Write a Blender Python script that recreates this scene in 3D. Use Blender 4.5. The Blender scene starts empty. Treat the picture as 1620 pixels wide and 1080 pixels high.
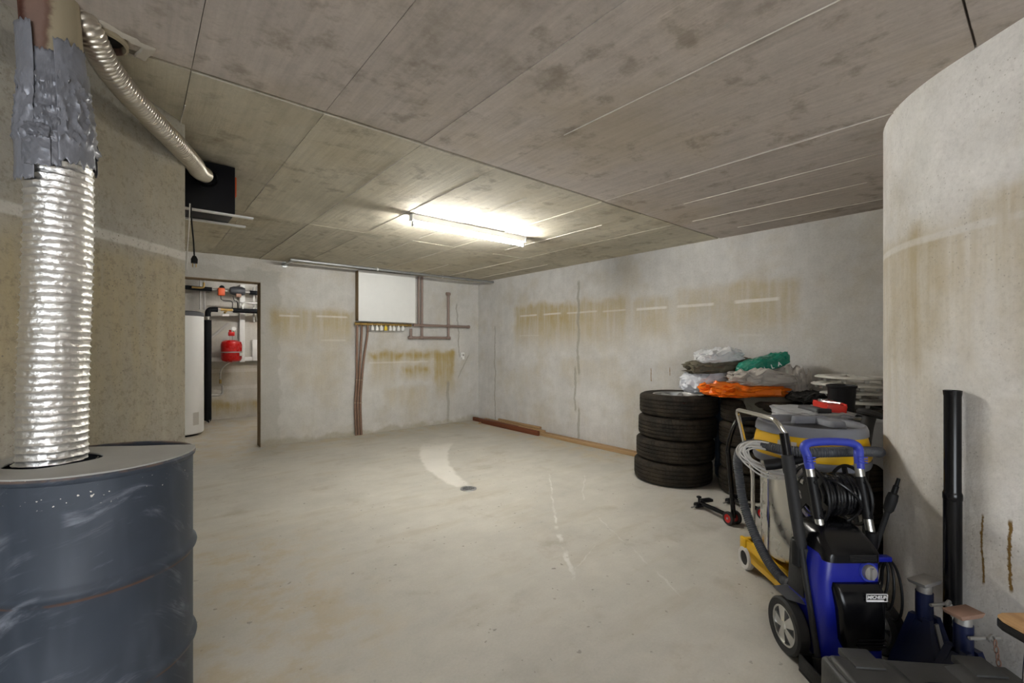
import bpy, bmesh, math, random
from math import sin, cos, pi, radians
from mathutils import Vector, Matrix, noise

random.seed(7)
scene = bpy.context.scene
COL = scene.collection

# ---------------------------------------------------------------- camera / light / exposure
# Room frame: corner of the two far walls at the origin, back wall y=0, right wall x=0.
# Passage frame (X across, D along the entrance passage) is turned by YAW about CAM.
YAW = radians(39.8)
CAM = (-4.62, -6.467, 1.30)
SY, CY = sin(YAW), cos(YAW)

def P(X, D, z=0.0):
    return Vector((CAM[0] + X * CY + D * SY, CAM[1] - X * SY + D * CY, z))

cam_data = bpy.data.cameras.new('camera')
cam_data.sensor_width = 36.0
cam_data.lens = 714.0 / 1620.0 * 36.0
cam_data.shift_y = 6.0 / 1620.0
cam_data.clip_start = 0.05
cam = bpy.data.objects.new('camera', cam_data)
COL.objects.link(cam)
cam.location = CAM
cam.rotation_euler = (radians(90), 0, -YAW)
scene.camera = cam

DAYLIGHT = 2.65          # overcast daylight entering by the open garage entrance behind the camera
portal = bpy.data.lights.new('entrance_portal', 'AREA')
portal.shape = 'RECTANGLE'; portal.size = 3.3; portal.size_y = 2.2
portal.cycles.is_portal = True
portal_o = bpy.data.objects.new('entrance_portal', portal)
COL.objects.link(portal_o)
portal_o.location = P(.045, -3.72, 1.1); portal_o.rotation_euler = (radians(90), 0, -YAW)

world = bpy.data.worlds.new('world')
world.use_nodes = True
world.node_tree.nodes['Background'].inputs[0].default_value = (0.88, 0.94, 1.0, 1)
world.node_tree.nodes['Background'].inputs[1].default_value = DAYLIGHT
scene.world = world

scene.view_settings.view_transform = 'Standard'
scene.view_settings.look = 'None'
scene.view_settings.gamma = 1.0
scene.view_settings.use_curve_mapping = False
scene.view_settings.exposure = 1.86
scene.cycles.max_bounces = 6
scene.cycles.glossy_bounces = 3
scene.cycles.use_adaptive_sampling = True
scene.cycles.adaptive_threshold = 0.08
LAMP_MAIN = 100.0
LAMP_PASSAGE = 36.0
LAMP_BOILER = 42.0

# ---------------------------------------------------------------- node helper
class V:
    """a socket (or number) with arithmetic that grows Math nodes"""
    def __init__(s, b, k): s.b, s.k = b, k
    def _m(s, op, o=0.0, c=None):
        n = s.b.nt.nodes.new('ShaderNodeMath'); n.operation = op
        for i, q in enumerate((s, o, c)):
            if q is None: continue
            if isinstance(q, V): s.b.nt.links.new(q.k, n.inputs[i])
            else: n.inputs[i].default_value = q
        return V(s.b, n.outputs[0])
    def __add__(s, o): return s._m('ADD', o)
    __radd__ = __add__
    def __sub__(s, o): return s._m('SUBTRACT', o)
    def __rsub__(s, o): return s._m('MULTIPLY_ADD', -1.0, o)
    def __mul__(s, o): return s._m('MULTIPLY', o)
    __rmul__ = __mul__
    def abs(s): return s._m('ABSOLUTE')
    def max(s, o): return s._m('MAXIMUM', o)
    def min(s, o): return s._m('MINIMUM', o)
    def pow(s, o): return s._m('POWER', o)
    def sin(s): return s._m('SINE')
    def ss(s, a, c):
        """smoothstep from a to c (a may exceed c)"""
        n = s.b.nt.nodes.new('ShaderNodeMapRange'); n.interpolation_type = 'SMOOTHSTEP'
        lo, hi, t0, t1 = (a, c, 0.0, 1.0) if a < c else (c, a, 1.0, 0.0)
        s.b.nt.links.new(s.k, n.inputs[0])
        for i, q in zip((1, 2, 3, 4), (lo, hi, t0, t1)): n.inputs[i].default_value = q
        return V(s.b, n.outputs[0])

class B:
    def __init__(s, name):
        s.m = bpy.data.materials.new(name); s.m.use_nodes = True
        s.nt = s.m.node_tree; s.nt.nodes.clear()
        s.out = s.nt.nodes.new('ShaderNodeOutputMaterial')
        s.p = s.nt.nodes.new('ShaderNodeBsdfPrincipled')
        s.nt.links.new(s.p.outputs[0], s.out.inputs[0])
        tc = s.nt.nodes.new('ShaderNodeTexCoord')
        s.obj = tc.outputs['Object']
        sp = s.nt.nodes.new('ShaderNodeSeparateXYZ'); s.nt.links.new(s.obj, sp.inputs[0])
        s.x, s.y, s.z = (V(s, sp.outputs[i]) for i in range(3))
    def world_pos(s):
        g = s.nt.nodes.new('ShaderNodeNewGeometry'); return g.outputs['Position']
    def rand(s):
        o = s.nt.nodes.new('ShaderNodeObjectInfo'); return V(s, o.outputs['Random'])
    def vec(s, x, y, z):
        n = s.nt.nodes.new('ShaderNodeCombineXYZ')
        for i, q in enumerate((x, y, z)):
            if isinstance(q, V): s.nt.links.new(q.k, n.inputs[i])
            else: n.inputs[i].default_value = q
        return n.outputs[0]
    def noise(s, scale, vec=None, detail=4.0, rough=0.55, stretch=None, dist=0.0):
        n = s.nt.nodes.new('ShaderNodeTexNoise')
        n.inputs['Scale'].default_value = scale; n.inputs['Detail'].default_value = detail
        n.inputs['Roughness'].default_value = rough; n.inputs['Distortion'].default_value = dist
        v = vec or s.obj
        if stretch:
            m = s.nt.nodes.new('ShaderNodeMapping'); m.inputs['Scale'].default_value = stretch
            s.nt.links.new(v, m.inputs[0]); v = m.outputs[0]
        s.nt.links.new(v, n.inputs['Vector'])
        return V(s, n.outputs[0])
    def voronoi(s, scale, vec=None):
        n = s.nt.nodes.new('ShaderNodeTexVoronoi'); n.inputs['Scale'].default_value = scale
        s.nt.links.new(vec or s.obj, n.inputs['Vector'])
        return V(s, n.outputs['Distance'])
    def mix(s, f, a, c):
        n = s.nt.nodes.new('ShaderNodeMix'); n.data_type = 'RGBA'
        if isinstance(f, V): s.nt.links.new(f.k, n.inputs[0])
        else: n.inputs[0].default_value = f
        for i, q in ((6, a), (7, c)):
            if isinstance(q, tuple): n.inputs[i].default_value = (*q, 1)
            else: s.nt.links.new(q, n.inputs[i])
        return n.outputs[2]
    def scale_col(s, col, f):
        n = s.nt.nodes.new('ShaderNodeVectorMath'); n.operation = 'SCALE'
        if isinstance(col, tuple): n.inputs[0].default_value = col
        else: s.nt.links.new(col, n.inputs[0])
        if isinstance(f, V): s.nt.links.new(f.k, n.inputs['Scale'])
        else: n.inputs['Scale'].default_value = f
        return n.outputs[0]
    def box(s, u, v, u0, u1, v0, v1, su=0.05, sv=0.05):
        return u.ss(u0 - su, u0 + su) * u.ss(u1 + su, u1 - su) * v.ss(v0 - sv, v0 + sv) * v.ss(v1 + sv, v1 - sv)
    def done(s, color, rough=0.8, metal=0.0, bump=None, bstr=0.3, bdist=0.01, spec=0.5, alpha=None):
        p = s.p
        def put(name, q):
            if isinstance(q, V): s.nt.links.new(q.k, p.inputs[name])
            elif isinstance(q, (int, float)): p.inputs[name].default_value = q
            elif isinstance(q, tuple): p.inputs[name].default_value = (*q, 1)
            else: s.nt.links.new(q, p.inputs[name])
        put('Base Color', color); put('Roughness', rough); put('Metallic', metal); put('Specular IOR Level', spec)
        if bump is not None:
            n = s.nt.nodes.new('ShaderNodeBump')
            n.inputs['Strength'].default_value = bstr; n.inputs['Distance'].default_value = bdist
            s.nt.links.new(bump.k, n.inputs['Height']); s.nt.links.new(n.outputs[0], p.inputs['Normal'])
        return s.m

MATS = {}
def simple(name, col, rough=0.5, metal=0.0, var=0.15, scale=12.0, bstr=0.0, bscale=60.0, spec=0.5, rvar=0.1, bdist=0.004):
    b = B(name)
    n = b.noise(scale)
    c = b.scale_col(col, n * (2 * var) + (1 - var))
    b.m.diffuse_color = (*col, 1)
    MATS[name] = b.done(c, n * (2 * rvar) + (rough - rvar), metal, b.noise(bscale) if bstr else None, bstr, bdist, spec)
    return MATS[name]

def emit(name, col, strength):
    m = bpy.data.materials.new(name); m.use_nodes = True
    nt = m.node_tree; nt.nodes.clear()
    o = nt.nodes.new('ShaderNodeOutputMaterial'); e = nt.nodes.new('ShaderNodeEmission')
    e.inputs[0].default_value = (*col, 1); e.inputs[1].default_value = strength
    nt.links.new(e.outputs[0], o.inputs[0])
    return m

# ---------------------------------------------------------------- surface materials
STAIN = (0.37, 0.268, 0.082)
def wallmat(name, base, axis='x', stains=(), lines=(), cracks=(), patches=(), damp=0.0, pits=0.25, pale=(0.74, 0.72, 0.69), rust=(), grain=.10):
    b = B(name)
    u = b.x if axis == 'x' else b.y
    z = b.z
    blot = b.noise(1.3, detail=3, rough=0.6)
    mid = b.noise(7.0, detail=4, rough=0.65)
    fine = b.noise(70.0, detail=2, rough=0.7)
    wob = (b.noise(5.0, detail=3) - 0.5)
    streak = b.noise(1.0, detail=3, rough=0.6, stretch=((14, 14, 1.1)))
    c = b.scale_col(base, blot * 0.45 + mid * 0.40 + fine * 0.22 + 0.47)
    c = b.mix(b.noise(2.1, detail=4, rough=0.6).ss(0.45, 0.72) * 0.35, c, (0.42, 0.35, 0.22))
    c = b.mix((streak.ss(0.5, 0.75)) * 0.16, c, (0.72, 0.70, 0.67))
    for (u0, u1, z0, z1, k) in patches:
        c = b.mix(b.box(u + wob * 0.22, z + wob * 0.25, u0, u1, z0, z1, 0.012, 0.02) * k, c, (0.40, 0.385, 0.35))
    for (u0, u1, z0, z1, k) in stains:
        uu, zz = u + wob * 0.16, z + wob * 0.20
        m = uu.ss(u0 - .08, u0 + .08) * uu.ss(u1 + .08, u1 - .08) * zz.ss(z1 + .06, z1 - .06) * zz.ss(z0 - .25 * (z1 - z0), z0 + .75 * (z1 - z0))
        c = b.mix(m * (streak.ss(0.30, 0.62) * 0.5 + 0.5) * (mid * 1.0 + 0.45) * k, c, STAIN)
    for (u0, u1, zl, k, h) in lines:
        c = b.mix(b.box(u, z + wob * 0.012, u0, u1, zl - h, zl + h, 0.02, 0.006) * (mid * 0.9 + 0.3) * k, c, pale)
    for (uc, z0, z1, w, slope) in cracks:
        m = ((u + (z - z0) * slope + wob * 0.10 - uc).abs()).ss(w * 1.5, w * 0.9) * z.ss(z0 - .03, z0 + .03) * z.ss(z1 + .03, z1 - .03)
        c = b.mix(m * (mid * 0.6 + 0.35), c, (0.30, 0.28, 0.235))
    for (uc, z0, z1, w) in rust:
        w2 = (b.noise(70.0, detail=4, rough=.7) - .22) * w * 1.5
        m = ((u + wob * 0.03 - uc).abs() - w2).ss(0.002, -0.003) * z.ss(z0 - .01, z0 + .01) * z.ss(z1 + .01, z1 - .01)
        c = b.mix(m, c, (0.22, 0.13, 0.035))
    if damp:
        c = b.mix((z + wob * 0.25).ss(damp, damp * 0.3) * 0.45, c, (0.30, 0.25, 0.15))
    c = b.mix(b.noise(42.0, detail=4, rough=.75).ss(.50, .66) * grain, c, (0.13, 0.11, 0.08))
    vor = b.voronoi(55.0)
    pit = (vor.ss(0.22, 0.10)) * (b.noise(4.0).ss(0.42, 0.62)) * pits
    c = b.mix(pit, c, (0.20, 0.17, 0.13))
    return b.done(c, 0.9, 0, b.noise(40.0, detail=2, rough=.75), 0.40, 0.006, 0.25)

M_right = wallmat('concrete_wall_right', (0.555, 0.54, 0.52), 'y',
    stains=[(-1.75, -1.0, 1.25, 1.92, .75), (-2.3, -1.7, 1.25, 1.88, .75), (-3.15, -2.3, 1.20, 1.90, .6), (-3.7, -3.2, 1.3, 1.86, .5), (-4.3, -3.75, 1.3, 1.90, .35), (-4.98, -4.33, 1.3, 1.93, .55),
            (-3.0, -2.0, 0.75, 1.12, .22), (-1.6, -1.1, .5, 1.0, .15)],
    lines=[(-1.5, -1.12, 1.755, .8, .012), (-2.0, -1.65, 1.755, .8, .012), (-2.65, -2.12, 1.745, .6, .012), (-3.1, -2.75, 1.735, .5, .010), (-3.66, -3.26, 1.73, .9, .014), (-4.2, -3.79, 1.73, .8, .014), (-4.82, -4.42, 1.735, .9, .016),
           (-1.55, -1.10, 1.45, .25, .01), (-4.7, -4.45, 1.40, .25, .012)],
    cracks=[(-2.33, 0.9, 2.17, .018, 0.0), (-2.27, 0.40, 1.0, .013, 0.0), (-2.33, .02, .45, .018, 0.0), (-0.475, .05, 1.62, .011, 0.0)], pits=.12,
    rust=[(-3.46, .88, 1.03, .012), (-3.70, .96, 1.05, .010)])
M_back = wallmat('concrete_wall_back', (0.54, 0.525, 0.495), 'x',
    stains=[(-3.30, -2.82, 1.30, 1.78, .65), (-2.80, -2.22, 1.25, 1.78, .65), (-2.0, -0.52, 1.02, 1.20, .95), (-0.88, -0.50, .45, 1.20, .95), (-1.45, -0.95, .75, .99, .9), (-1.95, -1.55, .65, 1.05, .4),
            (-3.1, -2.3, .7, 1.2, .22), (-1.7, -1.0, .3, .65, .35)],
    lines=[(-3.18, -2.94, 1.69, .7, .012), (-2.72, -2.30, 1.70, .75, .012), (-2.66, -2.32, 1.37, .35, .012), (-1.98, -1.0, 1.04, .4, .012)],
    cracks=[(-0.40, 1.1, 2.0, .012, 0.05), (-0.42, .75, 1.15, .010, -0.55), (-0.62, .03, .7, .020, 0.0)],
    patches=[(-3.6, -3.18, -.2, 2.25, .5), (-4.4, -3.2, 2.08, 2.24, .45)], damp=.10, pits=.12)
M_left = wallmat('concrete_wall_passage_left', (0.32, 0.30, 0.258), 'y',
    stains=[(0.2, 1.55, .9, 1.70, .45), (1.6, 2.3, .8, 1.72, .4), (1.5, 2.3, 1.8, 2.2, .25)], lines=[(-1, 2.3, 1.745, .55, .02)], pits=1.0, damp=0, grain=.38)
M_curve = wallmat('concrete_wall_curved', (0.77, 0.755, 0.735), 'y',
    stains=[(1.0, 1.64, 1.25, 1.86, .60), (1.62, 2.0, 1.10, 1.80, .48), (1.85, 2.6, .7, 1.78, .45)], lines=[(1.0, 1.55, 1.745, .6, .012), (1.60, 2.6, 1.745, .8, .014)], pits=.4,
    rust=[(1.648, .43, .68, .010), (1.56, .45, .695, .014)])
M_plain = wallmat('concrete_wall_plain', (0.50, 0.475, 0.43), 'x', pits=.1)
M_boiler = wallmat('concrete_wall_boiler', (0.52, 0.50, 0.46), 'x', stains=[(-4.2, -2.6, .05, .30, .8), (-4.2, -2.6, .5, .95, .35)], lines=[(-4.2, -2.6, .55, .4, .03), (-4.2, -2.6, .85, .4, .03)], pits=.1)

def ceilmat(name, base):
    b = B(name)
    r = b.rand(); wp = b.world_pos()
    v = b.vec(b.x + r * 37.0, b.y + r * 91.0, b.z)
    grain = b.noise(1.0, v, 5, .65, (26, 1.6, 1))
    blot = b.noise(1.1, wp, 5, .6); mid = b.noise(6.0, wp, 5, .65); fine = b.noise(60, wp, 3, .7)
    c = b.scale_col(base, blot * .45 + mid * .45 + grain * .60 + fine * .25 + r * .16 + .02)
    c = b.mix(blot.ss(.47, .70) * .38, c, (.36, .29, .17))
    c = b.mix(mid.ss(.52, .70) * .55, c, (.19, .155, .115))
    c = b.mix(b.noise(2.3, wp, 6, .7).ss(.52, .68) * .38, c, (.21, .175, .13))
    spots = b.noise(3.2, wp, 6, .7).ss(.66, .72)
    c = b.mix(spots * .35, c, (.42, .40, .37))
    return b.done(c, .88, 0, grain * .9 + fine * .25, .4, .006, .25)
M_ceil = ceilmat('concrete_ceiling_near', (0.53, 0.475, 0.435)); M_ceil_far = ceilmat('concrete_ceiling_far', (0.56, 0.52, 0.42))

def floormat():
    b = B('concrete_floor')
    blot = b.noise(.9, detail=6, rough=.62); mid = b.noise(4.5, detail=6, rough=.65); fine = b.noise(90, detail=3, rough=.7)
    stre = b.noise(1.0, detail=5, rough=.6, stretch=(1.1, 4.5, 1))
    wob = b.noise(6.0, detail=4) - .5
    x, y = b.x, b.y
    c = b.scale_col((0.495, 0.475, 0.43), blot * .50 + mid * .40 + fine * .22 + stre * .30 + .27)
    c = b.mix(stre.ss(.50, .72) * .42, c, (.34, .295, .22))
    c = b.mix(b.noise(2.6, detail=5, rough=.65).ss(.54, .74) * .45, c, (.31, .26, .19))
    # yellow tints along the walls and by the drum
    c = b.mix(x.ss(-.75, -.35) * y.ss(-3.6, -3.0) * mid.ss(.38, .62) * .40, c, (.47, .34, .13))
    c = b.mix(y.ss(-.75, -.15) * mid.ss(.38, .62) * .45, c, (.40, .30, .13))
    c = b.mix(b.box(x + wob * .6, y + wob * .6, -4.6, -3.75, -4.7, -2.9, .25, .3) * mid.ss(.44, .62) * .42, c, (.38, .28, .13))
    # pale repair strip that widens from the floor drain towards the back wall
    x0, y0 = -2.30, -2.97
    dx, dy = 0.30, 0.954
    t = (x - x0) * dx + (y - y0) * dy
    s = (x - x0) * dy - (y - y0) * dx
    cen = t * t * .16 - t * .19
    w = t * .075 + .080
    m = w - (s - cen + wob * .10).abs()
    m = m.ss(-.015, .03) * t.ss(-.05, .02) * (t + wob * .4).ss(2.1, 1.4)
    c = b.mix(m * (mid * .5 + .55), c, (.68, .655, .61))
    # long pale scratches
    for (ax, ay, ex, ey, wd, k) in ((-1.41, -3.2, -2.28, -4.16, .012, .6), (-2.28, -4.16, -2.76, -4.78, .020, .7), (-1.15, -3.45, -1.75, -3.95, .008, .4), (-1.9, -4.2, -2.45, -5.25, .008, .35), (-2.7, -4.7, -2.3, -4.55, .006, .4)):
        L = math.hypot(ex - ax, ey - ay); ux, uy = (ex - ax) / L, (ey - ay) / L
        tt = (x - ax) * ux + (y - ay) * uy; sd = (x - ax) * uy - (y - ay) * ux
        mm = (sd + wob * .07).abs().ss(wd, wd * .3) * tt.ss(0, .05) * tt.ss(L, L - .05) * mid.ss(.35, .6)
        c = b.mix(mm * k, c, (.72, .71, .68))
    for (ax, ay, ex, ey, wd, k) in ((-2.63, -6.05, -2.50, -6.2, .012, .6), (-2.85, -6.2, -2.78, -6.45, .02, .6)):
        L = math.hypot(ex - ax, ey - ay); ux, uy = (ex - ax) / L, (ey - ay) / L
        tt = (x - ax) * ux + (y - ay) * uy; sd = (x - ax) * uy - (y - ay) * ux
        mm = (sd + wob * .05).abs().ss(wd, wd * .3) * tt.ss(0, .05) * tt.ss(L, L - .05)
        c = b.mix(mm * k, c, (.15, .13, .11))
    spk = b.noise(26, detail=2, rough=.5).ss(.69, .73) * b.noise(1.7).ss(.42, .58)
    c = b.mix(spk * .6, c, (.14, .12, .10))
    dots = b.voronoi(9.0).ss(.085, .05) * b.noise(2.3).ss(.48, .60)
    c = b.mix(dots * .7, c, (.20, .17, .13))
    return b.done(c, mid * .3 + .55, 0, fine * .8, .18, .004, .35)
M_floor = floormat()

# object materials
simple('white_paint', (.78, .78, .76), .45, 0, .04)
simple('white_plastic', (.80, .79, .76), .4, 0, .05)
simple('lamp_white', (.82, .82, .80), .4, 0, .03)
simple('plaster', (.42, .38, .32), .9, 0, .2, 14, .4, 40)
simple('dark_void', (.012, .011, .010), .9, 0, .2)
simple('groove_dark', (.13, .11, .09), .9, 0, .3)
simple('joint_pale', (.58, .54, .48), .9, 0, .4, 16, .5, 60)
simple('galvanised', (.40, .41, .42), .42, .85, .25, 18)
simple('chrome', (.66, .65, .62), .18, 1.0, .08)
simple('steel', (.60, .59, .56), .28, 1.0, .10, 6)
simple('aluminium', (.62, .62, .60), .32, 1.0, .10)
simple('brass', (.52, .36, .13), .35, .9, .25, 20)
simple('copper_pipe', (.24, .145, .10), .5, .25, .25, 14)
simple('brown_pipe', (.255, .185, .155), .5, .1, .15, 14)
simple('wood_side', (.22, .145, .065), .7, 0, .2)
simple('black_plastic', (.007, .007, .008), .45, 0, .3, 10, .15, 120, spec=.25)
simple('dusty_black', (.019, .019, .020), .62, 0, .55, 7, .15, 120, spec=.3)
simple('black_gloss', (.004, .004, .005), .20, 0, .2, spec=.3)
simple('black_metal', (.006, .006, .007), .28, .0, .2, spec=.35)
simple('rubber', (.012, .012, .012), .7, 0, .3, 15, .2, 90)
simple('insulation', (.006, .007, .009), .75, 0, .3, spec=.2)
simple('yellow_cap', (.75, .55, .05), .4, 0, .1)
simple('vac_yellow', (.66, .38, .004), .4, 0, .08, 5)
simple('vac_grey', (.165, .17, .195), .55, 0, .12, 9, .1, 200)
simple('hose_grey', (.060, .063, .072), .55, 0, .25, 10)
simple('cable_grey', (.52, .50, .47), .55, 0, .1)
simple('washer_blue', (.004, .010, .27), .36, 0, .15, 6)
simple('handle_blue', (.035, .055, .42), .5, 0, .15)
simple('jack_blue', (.004, .009, .045), .38, .0, .35, 14)
simple('rust_plate', (.33, .20, .145), .75, .1, .25, 20, .3, 60)
simple('bare_steel', (.50, .49, .47), .45, .8, .2, 20)
simple('rusty_chain', (.26, .15, .11), .7, .3, .3, 40)
simple('red_paint', (.46, .006, .006), .28, 0, .08)
simple('red_plastic', (.62, .030, .018), .45, 0, .12)
simple('orange_plastic', (.72, .10, .015), .5, 0, .1)
simple('box_black', (.003, .0035, .006), .45, 0, .5, 6, spec=.2)
simple('case_grey', (.042, .042, .041), .55, 0, .6, 9, .2, 90, spec=.35)
simple('plywood', (.50, .29, .13), .45, 0, .15, 5)
simple('cloth_white', (.60, .60, .60), .85, 0, .12, 6, .3, 30)
simple('bag_white', (.55, .56, .60), .5, 0, .08, 5, .2, 22)
simple('cloth_olive', (.115, .100, .068), .9, 0, .4, 9, .3, 30)
simple('cloth_beige', (.42, .385, .345), .9, 0, .12, 6, .3, 30)
simple('cloth_dark_olive', (.105, .105, .085), .85, 0, .3, 8, .3, 30)
simple('cloth_black', (.012, .011, .010), .85, 0, .4, 8, .3, 30)
simple('tarp_orange', (.80, .18, .008), .42, 0, .15, 6, .3, 26)
simple('bag_green', (.010, .19, .125), .28, 0, .3, 8, .3, 30)
simple('tarp_grey', (.34, .345, .36), .6, 0, .35, 9, .3, 28)
simple('plastic_blue', (.055, .085, .125), .22, 0, .4, 9, .5, 24)
simple('hubcap_silver', (.66, .64, .59), .45, .25, .25, 14)
simple('rim_silver', (.48, .48, .47), .38, .8, .15)
simple('lettering_white', (.85, .85, .85), .5, 0, .02)
simple('cardboard', (.55, .47, .34), .8, 0, .1)
simple('gauge_face', (.80, .80, .78), .3, 0, .02)
simple('tank_white', (.80, .80, .79), .35, 0, .02)
simple('dark_grey_plastic', (.05, .052, .06), .5, 0, .2)
MATS['tube_glow'] = emit('tube_glow', (1.0, .985, .93), LAMP_MAIN)
MATS['tube_glow_passage'] = emit('tube_glow_passage', (1.0, .95, .92), LAMP_PASSAGE)
MATS['tube_glow_boiler'] = emit('tube_glow_boiler', (1.0, .97, .92), LAMP_BOILER)

def wood(name, c0, c1):
    b = B(name)
    g = b.noise(1.0, None, 4, .6, (40, 1.2, 40))
    MATS[name] = b.done(b.mix(g.ss(.3, .7), c0, c1), .6, 0, g, .15, .003, .35)
wood('plywood', (.36, .20, .085), (.52, .32, .15)); wood('wood_red', (.115, .030, .011), (.17, .052, .02)); wood('wood_tan', (.33, .20, .095), (.45, .30, .16))

def tyremat():
    b = B('tyre_rubber')
    ang = b.nt.nodes.new('ShaderNodeMath'); ang.operation = 'ARCTAN2'
    b.nt.links.new(b.y.k, ang.inputs[0]); b.nt.links.new(b.x.k, ang.inputs[1])
    a = V(b, ang.outputs[0])
    sip = (a * 75.0 + b.z * 18.0).sin().ss(.80, .95)
    n = b.noise(7, detail=5)
    c = b.mix(n.ss(.35, .75), (.016, .013, .010), (.042, .032, .021))
    MATS['tyre_rubber'] = b.done(c, .75, 0, b.noise(80) * .2 - sip * 1.2, .6, .008, .2)
tyremat()

def foilmat():
    b = B('foil')
    n = b.noise(55, detail=4, rough=.7); n2 = b.voronoi(48)
    c = b.scale_col((.86, .85, .83), b.noise(9) * .25 + .85)
    MATS['foil'] = b.done(c, n * .15 + .36, 1.0, n * 1.0 + n2 * .9, .55, .005)
foilmat()

def ductmat():
    b = B('duct_metal')
    c = b.scale_col((.58, .54, .47), b.noise(11) * .5 + .75)
    MATS['duct_metal'] = b.done(c, .34, .9, b.noise(60), .15, .003)
ductmat()

def tapemat():
    b = B('duct_tape')
    n = b.noise(9, detail=4, dist=1.0)
    c = b.scale_col((.185, .19, .215), n * .5 + b.rand() * .35 + .6)
    MATS['duct_tape'] = b.done(c, .38, .25, n + b.noise(120, stretch=(1, 1, .1)) * .1, .5, .012)
tapemat()

def rustpipemat():
    b = B('rusty_pipe')
    n = b.noise(12, detail=5, rough=.65); wob = n - .5
    c = b.mix(n.ss(.35, .7), (.045, .013, .008), (.12, .050, .030))
    c = b.mix((b.x + wob * .04).ss(.018, .034), c, (.27, .225, .15))
    c = b.mix(b.box(b.x + wob * .04, b.z, -.035, .02, -1, 3, .012, .1) * .6, c, (.22, .15, .12))
    MATS['rusty_pipe'] = b.done(c, .85, 0, n, .4, .006, .3)
rustpipemat()

def drummat():
    b = B('drum_paint')
    ang = b.nt.nodes.new('ShaderNodeMath'); ang.operation = 'ARCTAN2'
    b.nt.links.new(b.y.k, ang.inputs[0]); b.nt.links.new(b.x.k, ang.inputs[1])
    a = V(b, ang.outputs[0])
    v = b.vec(a, b.z + (a * 2.3).sin() * .07 + (a * 5.1).sin() * .02, 0.0)
    n = b.noise(5, detail=5, rough=.6)
    c = b.scale_col((.040, .050, .068), n * .5 + .75)
    sw = b.noise(1.0, v, 6, .68, (0.9, 17.0, 1), .5)
    patchy = b.noise(1.0, v, 3, .5, (1.6, 3.5, 1))
    c = b.mix(sw.ss(.52, .70) * patchy.ss(.42, .62) * .75, c, (.24, .26, .31))
    c = b.mix(b.noise(1.0, v, 2, .5, (3, 2.2, 1)).ss(.45, .80) * .30, c, (.12, .135, .165))
    for zr in (.292, .610):
        m = (b.z + (n - .5) * .012 - (zr - .021)).abs().ss(.007, .002)
        c = b.mix(m * b.noise(8).ss(.40, .55) * .75, c, (.12, .06, .035))
    m = b.z.ss(.925, .934) * b.noise(14).ss(.4, .6)
    c = b.mix(m * .7, c, (.20, .13, .09))
    chips = b.noise(95, detail=1).ss(.70, .73) * (b.z + (n - .5) * .08 - .875).abs().ss(.03, .01)
    c = b.mix(chips, c, (.62, .60, .55))
    MATS['drum_paint'] = b.done(c, n * .2 + .42, .0, n + sw * .2, .08, .006, .3)
drummat()
simple('drum_lid', (.36, .355, .335), .75, .1, .25, 5)

# ---------------------------------------------------------------- mesh builder
def spline(pts, per=8, closed=False):
    pts = [Vector(p) for p in pts]; out = []; n = len(pts)
    rng = range(n if closed else n - 1)
    for i in rng:
        p1, p2 = pts[i], pts[(i + 1) % n]
        p0 = pts[i - 1] if (closed or i > 0) else p1 * 2 - p2
        p3 = pts[(i + 2) % n] if (closed or i + 2 < n) else p2 * 2 - p1
        for k in range(per):
            t = k / per
            out.append(.5 * ((2 * p1) + (p2 - p0) * t + (2 * p0 - 5 * p1 + 4 * p2 - p3) * t * t + (3 * p1 - p0 - 3 * p2 + p3) * t ** 3))
    if not closed: out.append(pts[-1])
    return out

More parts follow.
